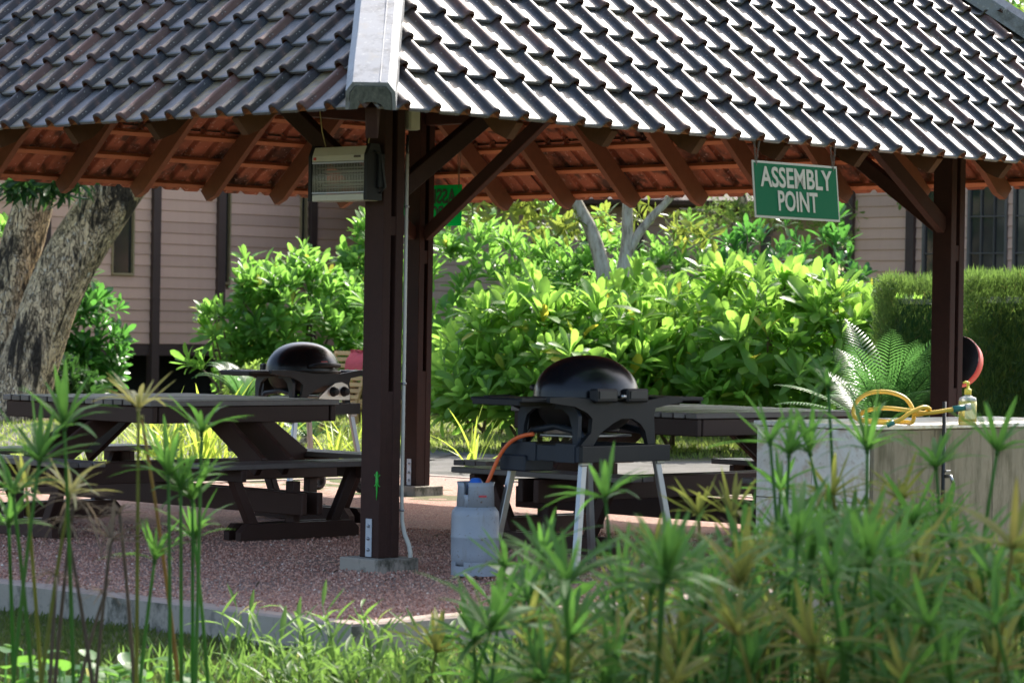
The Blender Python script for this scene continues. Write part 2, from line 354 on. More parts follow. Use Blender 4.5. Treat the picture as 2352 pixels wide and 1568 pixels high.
def link(name, me, loc, parent=None, kind=None, rot=None):
    o = bpy.data.objects.new(name, me); COL.objects.link(o)
    loc = Vector([float(x) for x in loc]); WLOC[o.name] = loc.copy()
    if parent is not None: o.parent = parent; loc = loc - WLOC[parent.name]
    o.location = loc
    if kind: o['kind'] = kind
    return o
def thing(name, label, cat, loc, group=None):
    o = bpy.data.objects.new(name, None); COL.objects.link(o); o.location = loc; o.empty_display_size = .2
    WLOC[o.name] = Vector([float(x) for x in loc]); tag(o, label, cat, group); return o
def tag(o, label, cat, group=None):
    o['label'] = label; o['category'] = cat
    if group: o['group'] = group
    return o
def inst(name, me, M, parent, locbase):
    """object sharing mesh data, world matrix M (Matrix) below an unrotated parent"""
    o = bpy.data.objects.new(name, me); COL.objects.link(o); o.parent = parent
    M = M.copy(); M.translation = M.translation - locbase; o.matrix_basis = M; return o
def np_mesh(name, V, F, mat, smooth=True):
    """V (n,3), F (m,k) arrays -> mesh"""
    me = bpy.data.meshes.new(name); n, m, k = len(V), len(F), F.shape[1]
    me.vertices.add(n); me.vertices.foreach_set('co', np.ascontiguousarray(V, dtype=np.float32).ravel())
    me.loops.add(m * k); me.loops.foreach_set('vertex_index', np.ascontiguousarray(F, dtype=np.int32).ravel())
    me.polygons.add(m); me.polygons.foreach_set('loop_start', np.arange(m, dtype=np.int32) * k)
    me.polygons.foreach_set('use_smooth', np.full(m, smooth)); me.materials.append(MATS[mat]); me.update(calc_edges=True); return me
def scatter(T, F, A, P):
    """template verts T (t,3), faces F (q,k), matrices A (n,3,3) columns = axes, positions P (n,3)"""
    n, t = len(P), len(T); V = np.einsum('nij,tj->nti', A, T) + P[:, None, :]
    FF = F[None] + (np.arange(n) * t)[:, None, None]; return V.reshape(-1, 3), FF.reshape(-1, F.shape[1])

# ------------------------------------------------------------------ the pavilion's plan: a square seen along its diagonal
ANG = math.pi / 4 - .0047
DR = np.array([math.sin(ANG), math.cos(ANG), 0]); DL = np.array([-math.cos(ANG), math.sin(ANG), 0]); UP = np.array([0, 0, 1.])
PF = np.array([-.818, 18.707, 0]); SIDE, OVER, ZE, SLOPE = 5.95, 1.55, 2.758, rad(42.3)
PR, PL, PB = PF + SIDE * DR, PF + SIDE * DL, PF + SIDE * (DR + DL); PC = PF + SIDE / 2 * (DR + DL)
TS = math.tan(SLOPE)
def pix(x, y, Y):
    """point at depth Y seen at position (x, y) of a 2352 x 1568 view"""
    u, v = x - 1176, y - 784; u, v = u * _c + v * _s, -u * _s + v * _c
    d = np.array([u / 6800, 1, -v / 6800]); c, s = math.cos(PITCH), math.sin(PITCH)
    d = np.array([d[0], d[1] * c + d[2] * s, d[2] * c - d[1] * s]); return np.array([0, 0, CAMZ]) + d * Y / d[1]

def m_signback():
    n = NT('sign_back'); n.set((.004, .11, .045), .6, spec=.2); t = n.n('ShaderNodeBsdfTranslucent'); t.inputs[0].default_value = (.02, .75, .30, 1)
    m = n.n('ShaderNodeMixShader'); m.inputs[0].default_value = .8; n.l(n.b.outputs[0], m.inputs[1]); n.l(t.outputs[0], m.inputs[2]); n.l(m.outputs[0], n.out.inputs[0])
m_signback()

# ================================================================== THE SETTING
def smooth(a, b, x): t = np.clip((x - a) / (b - a), 0, 1); return t * t * (3 - 2 * t)
def gz(x, y): return -.17 + .155 * smooth(19, 27, y) + .02 * np.sin(x * 1.7 + y * .6) * smooth(26, 40, y)
xs = np.concatenate([np.linspace(-160, -16, 16), np.linspace(-15, 15, 91), np.linspace(16, 160, 16)])
ys = np.concatenate([np.linspace(-20, 5, 8), np.linspace(6, 50, 120), np.linspace(52, 220, 22)])
GX, GY = np.meshgrid(xs, ys); nx, ny = len(xs), len(ys)
GV = np.stack([GX.ravel(), GY.ravel(), gz(GX.ravel(), GY.ravel())], 1)
ii = np.arange(nx - 1)[None, :] + (np.arange(ny - 1) * nx)[:, None]
GF = np.stack([ii, ii + 1, ii + nx + 1, ii + nx], -1).reshape(-1, 4)
link('ground', np_mesh('ground', GV, GF, 'lawn'), (0, 0, 0), kind='structure')

# sandy path crossing behind the pavilion
pc = [(-9, 44, 2.0), (-6, 39, 2.2), (-3.6, 35.5, 2.4), (-1.4, 33.0, 2.5), (1.5, 32.4, 2.4), (6, 32.6, 2.3), (14, 33, 2.2), (30, 33, 2.2)]
pv = []; prow = 13; PTS = []
for i in range(len(pc) - 1):
    for k in range(12):
        t = k / 12; PTS.append(tuple(pc[i][j] * (1 - t) + pc[i + 1][j] * t for j in range(3)))
for i, (x, y, w) in enumerate(PTS):
    a = PTS[max(i - 1, 0)]; b = PTS[min(i + 1, len(PTS) - 1)]; d = np.array([b[0] - a[0], b[1] - a[1]]); d /= np.linalg.norm(d); nrm = np.array([-d[1], d[0]])
    for k in range(prow):
        s = (k / (prow - 1) - .5) * 2; ww = w + .25 * noise.noise((x * 1.3, y * 1.3, s * 2)) if k in (0, prow - 1) else w
        q = np.array([x, y]) + nrm * ww * s; pv.append((q[0], q[1], float(gz(q[0], q[1])) + .012))
ii = np.arange(prow - 1)[None, :] + (np.arange(len(PTS) - 1) * prow)[:, None]
link('path', np_mesh('path', np.array(pv), np.stack([ii, ii + 1, ii + prow + 1, ii + prow], -1).reshape(-1, 4), 'path_sand'), (0, 0, 0), kind='structure')

# gravel pad and its concrete kerb
KO = 2.487; HALF = SIDE / 2 + KO
KC = [PC - HALF * (DR + DL), PC + HALF * (DR - DL), PC + HALF * (DR + DL), PC + HALF * (DL - DR)]
g = 130; uu = np.linspace(-HALF + .1, HALF - .1, g); UX, UY = np.meshgrid(uu, uu)
P = PC[None] + UX.reshape(-1, 1) * DR[None] + UY.reshape(-1, 1) * DL[None]
zz = np.array([noise.noise((p[0] * .9, p[1] * .9, 0)) * .012 + noise.noise((p[0] * 4, p[1] * 4, 3)) * .006 for p in P]); P[:, 2] = -.012 + zz
ii = np.arange(g - 1)[None, :] + (np.arange(g - 1) * g)[:, None]
link('gravel_ground', np_mesh('gravel_ground', P, np.stack([ii, ii + 1, ii + g + 1, ii + g], -1).reshape(-1, 4), 'gravel'), (0, 0, 0), kind='structure')
def kerb(p, q, label):
    d = (q - p) / np.linalg.norm(q - p); nin = PC - (p + q) / 2; nin /= np.linalg.norm(nin)
    L = np.linalg.norm(q - p); N = 80; b = MB(); w = .13
    vs = []
    for i in range(N + 1):
        c = p + d * (L * i / N); j = .004 * noise.noise((i * .7, L, 0)); c0 = c + nin * w * (1 - 2 * 0) * 0
        t0 = c + nin * (-.0 + j); t1 = c + nin * (w + j)
        vs += [t0 + UP * -.45, t0 + UP * -.012, t0 + nin * .012 + UP * j, t1 + UP * j, t1 + UP * -.1]
    fs = [(i * 5 + k, (i + 1) * 5 + k, (i + 1) * 5 + k + 1, i * 5 + k + 1) for i in range(N) for k in range(4)]
    b.add(vs, fs); nf = 4
    for i in range(N): b.mi[i * 4 + 2] = 1; b.mi[i * 4 + 1] = 1
    o = b.build('kerb', ['concrete', 'kerb_top']); o['kind'] = 'structure'; return o
kerb(KC[0], KC[1], ''); kerb(KC[3], KC[0], ''); kerb(KC[1], KC[2], ''); kerb(KC[2], KC[3], '')
# loose chips lying on the pad (front part, where single chips show)
N = 42000; a = np.random.uniform(-HALF + .03, HALF - .03, (N * 3, 2)); Pp = PC[None] + a[:, :1] * DR + a[:, 1:] * DL
Pp = Pp[(Pp[:, 1] < 22.5) & (np.abs(Pp[:, 0]) < .19 * Pp[:, 1] + .2)][:N]
Pp = Pp[(np.maximum(np.abs((Pp - PC) @ DR), np.abs((Pp - PC) @ DL)) < HALF - .13) | (np.random.rand(len(Pp)) < .06)]; edge = np.maximum(np.abs((Pp - PC) @ DR), np.abs((Pp - PC) @ DL)) > HALF - .13
Pp[:, 2] = -.006 + .009 * edge + np.random.uniform(-.006, .006, len(Pp))
O = np.array([(1, 0, 0), (-1, 0, 0), (0, 1, 0), (0, -1, 0), (0, 0, .7), (0, 0, -.7)], float)
OF = np.array([(0, 2, 4), (2, 1, 4), (1, 3, 4), (3, 0, 4), (2, 0, 5), (1, 2, 5), (3, 1, 5), (0, 3, 5)])
def rand_rot(n):
    q = np.random.normal(size=(n, 4)); q /= np.linalg.norm(q, axis=1)[:, None]; w, x, y, z = q.T
    return np.stack([1 - 2 * (y * y + z * z), 2 * (x * y - z * w), 2 * (x * z + y * w), 2 * (x * y + z * w), 1 - 2 * (x * x + z * z), 2 * (y * z - x * w), 2 * (x * z - y * w), 2 * (y * z + x * w), 1 - 2 * (x * x + y * y)], -1).reshape(-1, 3, 3)
A = rand_rot(len(Pp)) * np.random.uniform(.004, .011, (len(Pp), 1, 1))
v, f = scatter(O, OF, A, Pp)
o = link('loose_gravel', np_mesh('loose_gravel', v, f, 'gravel_chip', False), (0, 0, 0), kind='stuff')
tag(o, 'loose pinkish red gravel chips covering the pavilion floor', 'gravel')

# ================================================================== THE PAVILION
pav = thing('pavilion', 'open square timber pavilion with dark glossy tiled hip roof over red gravel', 'pavilion', PC)
CO = {'E': PF - OVER * (DR + DL), 'R': PR + OVER * (DR - DL), 'B': PB + OVER * (DR + DL), 'L': PL + OVER * (DL - DR)}
EL_ = SIDE + 2 * OVER
# posts: two planks with a packed gap between them, standing on concrete plinths
def post(P, label=None, strap=True):
    W = .177; b = MB(); zt = 3.62; z0 = .072
    for s in (-1, 1):
        b.cbox(P + DR * s * (W / 2 - .034) + UP * (zt + z0) / 2, .068, W, zt - z0, .004, DR, DL)
    b.cbox(P + UP * (z0 + 1.12) / 2, W - .132, W - .008, 1.12 - z0 - .002, .002, DR, DL)
    b.cbox(P + UP * 2.16, W - .134, W - .012, .12, .002, DR, DL)
    b.cbox(P + DL * .02 + UP * 2.3, W - .136, W - .11, 2.4, .002, DR, DL)
    o = b.build('post', 'wood_dark', pav)
    MB().cbox(P + UP * .008, .356, .356, .126, .006, DR, DL).build('plinth', 'concrete', o)
    if strap:
        s = MB(); c = P - DR * (W / 2 + .004) + DL * .0
        s.cbox(c + UP * (z0 + .125), .006, .056, .24, .002, DR, DL)
        st = s.build('strap', 'galv', o)
        for z in (.05, .12, .20):
            MB().lathe([(.0, .012), (.007, .011), (.011, .006), (.011, 0)], c - DR * .003 + UP * (z0 + z), 8, -DR, DL).build('bolt', 'steel', o)
    return o
for P in (PF, PR, PL, PB): post(P)
# ring beams and braces
for p, q in ((PF, PR), (PF, PL), (PB, PR), (PB, PL)):
    d = (q - p) / np.linalg.norm(q - p)
    MB().beam(p + d * .09 + UP * 3.46, q - d * .09 + UP * 3.46, .09, .2).build('beam', 'wood_dark', pav)
    for a, dd in ((p, d), (q, -d)):
        s = np.cross(UP, dd)
        MB().beam(a + dd * .075 + UP * 2.36, a + dd * 1.62 + UP * 3.40, .075, .115).build('brace', 'wood_dark', pav)

cS, sS = math.cos(SLOPE), math.sin(SLOPE)
FACES = [(CO['E'], DR, DL), (CO['L'], -DL, DR), (CO['B'], -DR, -DL), (CO['R'], DL, -DR)]   # corner, eave direction, inward
NCOL = 38; TW = EL_ / NCOL; GA = .292; FIRST = .38
def fpt(c, e, n, a, y, off=0):
    s = n * cS + UP * sS; nm = -n * sS + UP * cS
    return c + UP * ZE + e * a + s * y + nm * off
SL = EL_ / 2 / cS
# rafters, battens
for fi, (c, e, n) in enumerate(FACES):
    s = n * cS + UP * sS; nm = -n * sS + UP * cS
    for k in range(11):
        a = EL_ * (k + .5) / 11; L = min(a, EL_ - a) / cS - .08
        if L < .6: continue
        poly = [(.02, 0), (L, 0), (L, -.165), (.13, -.165), (.02, -.125)]
        MB().prism(poly, fpt(c, e, n, a - .03, 0, -.047), s, nm, e, .06).build('rafter', 'wood_rafter' if fi > 1 else 'wood_rafter_shaded', pav)
    for j in range(21):
        y = .07 if j == 0 else FIRST + GA * (j - 1); a0 = y * cS + .05
        if EL_ - 2 * a0 < .2: break
        MB().beam(fpt(c, e, n, a0, y, -.025), fpt(c, e, n, EL_ - a0, y, -.025), .05, .04, nm, .003).build('batten', 'wood_batten', pav)
APEX = PC + UP * (ZE + EL_ / 2 * TS)
for k in 'ERBL':
    p = CO[k] + UP * ZE; d = (APEX - p); d /= np.linalg.norm(d); hz = np.array([d[0], d[1], 0]); hz /= np.linalg.norm(hz)
    cr = np.cross(hz, UP); nn = np.cross(cr, d)
    MB().beam(p + d * .05 - nn * .14, APEX - d * .1 - nn * .14, .07, .2, nn).build('hip_rafter', 'wood_dark', pav)
    prof = [(-.142, -.085), (-.138, .03), (-.098, .088), (.098, .088), (.138, .03), (.142, -.085), (.122, -.085), (.116, .022), (.086, .066), (-.086, .066), (-.116, .022), (-.122, -.085)]
    L = np.linalg.norm(APEX - p); b = MB(); seg = 24; vs = []; K = len(prof)
    for i in range(seg + 1):
        t = -.03 + (L + .03) * i / seg; w = 1 + .012 * math.sin(i * 2.1)
        vs += [p + d * t + cr * q[0] * w + nn * (q[1] + .075 + .004 * math.sin(i * 1.3)) for q in prof]
    fs = [(i * K + k2, i * K + (k2 + 1) % K, (i + 1) * K + (k2 + 1) % K, (i + 1) * K + k2) for i in range(seg) for k2 in range(K)]
    fs += [tuple(range(K))[::-1]]; b.add(vs, fs)
    hc = b.build('hip_cap', ['hip_paint', 'hip_end'], pav)
    for q0 in (.052,): MB().beam(p + d * -.028 + cr * q0 + nn * .1645, APEX + cr * q0 + nn * .1645, .006, .006, nn, .001).build('seam', 'hip_paint', hc)
    inner = [(-.119, -.085), (-.113, .02), (-.084, .063), (.084, .063), (.113, .02), (.119, -.085), (.075, -.08), (.06, -.05), (.02, -.035), (-.02, -.035), (-.06, -.05), (-.075, -.08)]
    MB().prism(inner, p + d * -.033 + nn * .075, cr, nn, d, .25).build('mortar', 'hip_end', hc)

# roof tiles: a flat pan, an interlocking roll, a thick nose lapping the course below
PROF = [(0, .011), (.010, .006), (.150, .006), (.160, .013), (.168, .030), (.179, .045), (.196, .052), (.213, .049), (.225, .037), (.230, .016), (.240, .008)]
def tile_template():
    sc = TW / .2329; prof = [(x * sc, z) for x, z in PROF]; K = len(prof); st = [(0, 1.14, 0), (.026, 1.14, 0), (.036, 1.0, 0), (.20, 1, 0), (.41, 1, 0)]
    T = []
    for (y, k, _) in st:
        lift = .029 * (1 - y / .33)
        for x, z in prof: T.append((x, y - .05, (z if z < .02 else z * k) + lift))
    top = len(T)
    for (y, k, _) in st:
        lift = .029 * (1 - y / .33)
        for x, z in prof: T.append((x, y - .05, (z if z < .02 else z * k) + lift - .016))
    F = []; mi = []; S = len(st)
    for i in range(S - 1):
        for k in range(K - 1):
            a = i * K + k; F.append((a, a + 1, a + K + 1, a + K)); mi.append(0)
            a += top; F.append((a + K, a + K + 1, a + 1, a)); mi.append(1)
    for k in range(K - 1): F.append((k + 1, k, top + k, top + k + 1)); mi.append(0)
    for i in range(S - 1):
        for k in (0, K - 1):
            a = i * K + k; q = (a, a + K, top + a + K, top + a); F.append(q if k == 0 else q[::-1]); mi.append(0)
    return np.array(T), np.array(F), np.array(mi)
TT, TF, TM = tile_template()
def tile_mesh(V, F, M, name='roof_tile'):
    me = np_mesh(name, V, F, 'tile_top', False); me.materials.append(MATS['tile_under']); me.polygons.foreach_set('material_index', M.astype(np.int32))
    sm = np.zeros(len(F), bool); return me
TILE = tile_mesh(TT, TF, TM)
TILE.polygons.foreach_set('use_smooth', [m == 0 and i < (5 - 1) * 2 * 10 for i, m in enumerate(TM)])
restA, restP = [], []
locP = WLOC[pav.name]
for fi, (c, e, n) in enumerate(FACES):
    s = n * cS + UP * sS; nm = -n * sS + UP * cS
    for j in range(int((SL - FIRST) / GA) + 2):
        for i in range(NCOL):
            a0, y0 = i * TW, (0 if j == 0 else FIRST + GA * (j - 1))
            jit = np.random.normal(0, 1, 4)
            R = Matrix.Rotation(jit[0] * .006, 3, 'Z') @ Matrix.Rotation(jit[1] * .004, 3, 'X')
            org = fpt(c, e, n, a0 + jit[2] * .002, y0 + jit[3] * .003)
            Am = np.stack([e, s, nm], 1) @ np.array(R)
            aa = np.array([a0, a0 + TW]); bl, bh = max(0, y0 - .05) * cS, (y0 + .34) * cS
            if bl > min(a0 + TW, EL_ - a0): continue
            cross = bh > a0 or bh > EL_ - a0 - TW
            pj = org + e * TW / 2 + s * .15; inview = abs(pj[0] / pj[1]) < .178 and (pj[2] - CAMZ) / pj[1] < .122
            if fi < 2 and inview:
                M4 = Matrix([list(Am[r]) + [org[r]] for r in range(3)] + [[0, 0, 0, 1]])
                if not cross: inst('roof_tile', TILE, M4, pav, locP)
                else:
                    me = TILE.copy(); bm = bmesh.new(); bm.from_mesh(me); Mi = M4.inverted()
                    for cc, dd in ((c, (e - n)), (c + e * EL_, (-e - n))):
                        co = Mi @ Vector(cc + UP * ZE); no = (Mi.to_3x3() @ Vector(dd / math.sqrt(2)))
                        bmesh.ops.bisect_plane(bm, geom=bm.verts[:] + bm.edges[:] + bm.faces[:], plane_co=co, plane_no=no, clear_inner=True)
                    if len(bm.faces): bm.to_mesh(me); inst('roof_tile', me, M4, pav, locP)
                    bm.free()
            else:
                if (y0 + .1) * cS < min(a0 + TW * .5, EL_ - a0 - TW * .5): restA.append(Am); restP.append(org)
v, f = scatter(TT, TF, np.array(restA), np.array(restP))
me = tile_mesh(v - np.array(locP), f, np.tile(TM, len(restP)), 'roof_tiles')
o = link('roof_tiles', me, locP, pav, 'stuff')

# ================================================================== HOUSES
def house(name, label, W0, wd, out, t0, t1, zb, zt, posts, wins, mat, depth, win_fn=None, exposure=.128, pw=.115, rise=.3):
    """timber house: wall line W0 + wd*t, outward normal out; boards lap one over the other between brown posts"""
    root = thing(name, label, 'house', tuple(W0 + wd * (t0 + t1) / 2) )
    P = lambda t, o, z: W0 + wd * t + out * o + UP * z
    cuts = sorted(set([t0, t1] + posts))
    nb = int((zt - zb) / exposure)
    for a, b in zip(cuts[:-1], cuts[1:]):
        for k in range(nb):
            z = zb + k * exposure
            segs = [(a + pw / 2, b - pw / 2)]
            for (w0, w1, wz0, wz1) in wins:
                if z + exposure > wz0 and z < wz1:
                    ns = []
                    for (p, q) in segs:
                        if w1 <= p or w0 >= q: ns.append((p, q)); continue
                        if w0 > p + .02: ns.append((p, w0))
                        if w1 < q - .02: ns.append((w1, q))
                    segs = ns
            for (p, q) in segs:
                if q - p < .02: continue
                poly = [(0, -.01), (.030, 0), (.012, exposure + .012), (0, exposure + .012)]
                MB().prism(poly, P(p, 0, z), out, UP, wd, q - p).build('board', mat, root)
    for t in posts: MB().cbox(P(t, .02, (zt - .1) / 2), pw, .16, zt + .1, .006, wd, out).build('post', 'wood_brown', root)
    MB().cbox(P((t0 + t1) / 2, -.04, zb - .11), t1 - t0, .12, .20, .005, wd, out).build('floor_beam', 'wood_brown', root)
    MB().box(P((t0 + t1) / 2, -.07 - depth / 2, (zb + zt) / 2 - .05), t1 - t0 - .02, depth, zt - zb + .1, wd, out).build('body', mat, root)
    MB().box(P((t0 + t1) / 2, -depth / 2 - .8, zb / 2 - .2), t1 - t0 - .3, depth - .8, zb - .02, wd, out).build('underfloor_shade', 'under_shade', root)  # solid dark box standing in for the shade under the floor
    r = MB(); m = (t0 + t1) / 2; L = t1 - t0 + 1.4; ov = .7; h = depth * rise
    A = P(m, ov, zt + .02); B = P(m, -depth / 2, zt + .05 + h); C_ = P(m, -depth - ov, zt + .02)
    for p, q in ((A, B), (C_, B)):
        u = q - p; Lq = np.linalg.norm(u); u = u / Lq; nn = np.cross(wd, u); nn = nn if nn[2] > 0 else -nn
        r.cbox((p + q) / 2 + nn * .06, Lq, L, .1, .01, u, wd, nn)
    r.build('roof', 'wood_brown', root)
    for (w0, w1, wz0, wz1) in wins:
        if win_fn: win_fn(root, P, w0, w1, wz0, wz1)
    return root
def win_slim(root, P, w0, w1, z0, z1):
    wd = P(1, 0, 0) - P(0, 0, 0); out = P(0, 1, 0) - P(0, 0, 0)
    f = MB(); fw = .03
    for (a, b, c, d) in ((w0, w0 + fw, z0, z1), (w1 - fw, w1, z0, z1), (w0 + fw, w1 - fw, z0, z0 + fw * 1.3)):
        f.cbox(P((a + b) / 2, .02, (c + d) / 2), b - a, .07, d - c, .003, wd, out)
    o = f.build('window', 'frame_yellow', root)
    MB().box(P((w0 + w1) / 2, -.02, (z0 + z1) / 2), w1 - w0 - 2 * fw + .004, .01, z1 - z0 - .03, wd, out).build('pane', 'glass_dark', o)
HL0 = np.array([-4.13, 34.0, 0]) * 1.53; KH = 1.53; zs = lambda z, k=1.53: CAMZ + (z - CAMZ) * k
house('house', 'pinkish weatherboard house on dark stilts behind the leaning trunk and left grill', HL0, DR, -DL, -3.4 * KH, 3.45 * KH, zs(1.276), zs(4.0),
      [q * KH for q in (-3.4, -1.55, 0.0, .965, 2.39, 3.45)], [(a * KH, b * KH, zs(c), zs(d)) for a, b, c, d in ((-.62, -.30, 2.05, 4.2), (1.02, 1.12, 1.98, 4.2), (2.20, 2.31, 1.98, 4.2))], 'siding_pink', 6, win_slim, .196, .17, .15)

# house at right: large small-paned windows
KR = 1.36; HR0 = np.array([4.02, 35.2, 0]) * KR; wdR = -DL
def win_big(root, P, w0, w1, z0, z1):
    wd = P(1, 0, 0) - P(0, 0, 0); out = P(0, 1, 0) - P(0, 0, 0); nl = max(2, round((w1 - w0) / .27))
    f = MB(); fw = .045
    for (a, b, c, d) in ((w0, w0 + fw, z0, z1), (w1 - fw, w1, z0, z1), (w0 + fw, w1 - fw, z1 - fw, z1), (w0 + fw, w1 - fw, z0, z0 + fw)):
        f.cbox(P((a + b) / 2, .03, (c + d) / 2), b - a, .06, d - c, .003, wd, out)
    o = f.build('window', 'frame_grey', root)
    for k in range(1, nl):
        t = w0 + (w1 - w0) * k / nl; MB().cbox(P(t, .03, (z0 + z1) / 2), .022, .035, z1 - z0 - 2 * fw - .004, .003, wd, out).build('muntin', 'frame_grey', o)
    nr = 5
    for k in range(1, nr):
        z = z0 + (z1 - z0) * k / nr; MB().cbox(P((w0 + w1) / 2, .032, z), w1 - w0 - 2 * fw - .004, .03, .022, .003, wd, out).build('muntin', 'frame_grey', o)
    for i in range(nl):
        for k in range(nr):
            a = w0 + (w1 - w0) * (i + .5) / nl; z = z0 + (z1 - z0) * (k + .5) / nr
            MB().box(P(a, .01 + random.uniform(-.002, .002), z), (w1 - w0) / nl - .004, .006, (z1 - z0) / nr - .004, wd, out).build('pane', 'glass_dark', o)
    for k in range(int((z1 - z0) / .05)):
        MB().box(P((w0 + w1) / 2, -.04, z0 + .03 + k * .05), w1 - w0 - .02, .03, .008, wd, out).build('slat', 'louver', o)
house('house', 'pink weatherboard house with grey small-paned windows behind the clipped hedge', HR0, wdR, DR * -1, -.06, 4.2 * KR, zs(.85, KR), zs(4.1, KR),
      [-.0, .90 * KR, 4.2 * KR], [(a * KR, b * KR, zs(1.2, KR), zs(3.3, KR)) for a, b in ((1.06, 1.62), (1.70, 2.25), (2.33, 2.88), (2.95, 3.5))], 'siding_pink', 4, win_big, .174, .157, .12)
# far house glimpsed over the bushes
house('house', 'shaded brown house far behind the pale forked tree', np.array([1.0, 52.0, 0]), np.array([1., 0, 0]), np.array([0, -1., 0]), -3.2, 4.6, .5, 3.65,
      [-3.2, -.6, 1.2, 2.9, 4.6], [(.2, .6, 1.9, 3.4), (3.3, 3.55, 1.8, 3.2)], 'siding_tan', 5, win_slim, .15, .14)

# ================================================================== PICNIC TABLES (square, a bench on every side)
def picnic(name, label, N, top_z=.97, s=1.8):
    C = N + (DR + DL) * s / 2
    root = thing(name, label, 'picnic table', tuple(C), 'square picnic tables under the pavilion')
    n = 16; w = s / n
    for k in range(n):
        c = N + DR * s / 2 + DL * (w * (k + .5)) + UP * (top_z - .02 + random.uniform(-.0015, .0015))
        MB().cbox(c, s, w - .017, .04, .005, DR, DL).build('slat', 'wood_top_sheen', root)
    # apron under the top
    for a, b_ in ((DR, DL), (DL, DR)):
        for q in (.05, s - .05):
            if a is DR: p0, p1 = N + DL * q + DR * .09, N + DL * q + DR * (s - .09)
            else: p0, p1 = N + DR * q + DL * .02, N + DR * q + DL * (s - .02)
            MB().beam(p0 + UP * (top_z - .102), p1 + UP * (top_z - .102), .05, .12).build('apron', 'wood_table', root)
    bz = .545
    # crossed bearers
    for d, e in ((DR, DL), (DL, DR)):
        for q in (-.075, .075):
            z = bz - .13 - (0 if d is DR else .165)
            MB().beam(C - d * 1.62 + e * q + UP * z, C + d * 1.62 + e * q + UP * z, .05, .16).build('bearer', 'wood_table', root)
    for d, e in ((DR, DL), (DL, DR), (-DR, DL), (-DL, DR)):
        o = C + d * (s / 2)
        # bench: three slats
        for q in (.38, .50, .62):
            MB().cbox(o + d * q + UP * (bz - .02), 1.62, .105, .04, .005, e, d).build('bench_slat', 'wood_top_sheen', root)
        for q in (-.60, .60):
            MB().cbox(o + d * .5 + e * q + UP * (bz - .085), .05, .34, .085, .004, e, d).build('bench_cleat', 'wood_table', root)
        # raking legs from the top out to the bench
        for q in (-.13, .13):
            MB().beam(o - d * .34 + e * q + UP * (top_z - .06), o + d * .30 + e * q + UP * (bz - .05), .05, .15, d).build('leg', 'wood_table', root)
        # foot: double skid, two raking struts, a centre post
        for q in (.44, .57):
            poly = [(-.56, 0), (.56, 0), (.56, .06), (.50, .115), (-.50, .115), (-.56, .06)]
            MB().prism(poly, o + d * (q - .03), e, UP, d, .06).build('skid', 'wood_table', root)
        MB().beam(o + d * .505 + UP * .02, o + d * .505 + UP * (bz - .14), .07, .09, d).build('centre_post', 'wood_table', root)
        for q in (-1, 1):
            MB().beam(o + d * .505 + e * q * .36 + UP * .06, o + d * .505 + e * q * .58 + UP * (bz - .06), .08, .065, d).build('strut', 'wood_table', root)
    return root
NL = np.array([-2.55, 21.0, 0]); NRt = np.array([1.27, 20.18, 0])
picnic('picnic_table', 'dark brown square picnic table left of the front post, behind the sedge stems', NL)
picnic('picnic_table', 'dark brown square picnic table behind the right grill and the counter', NRt)

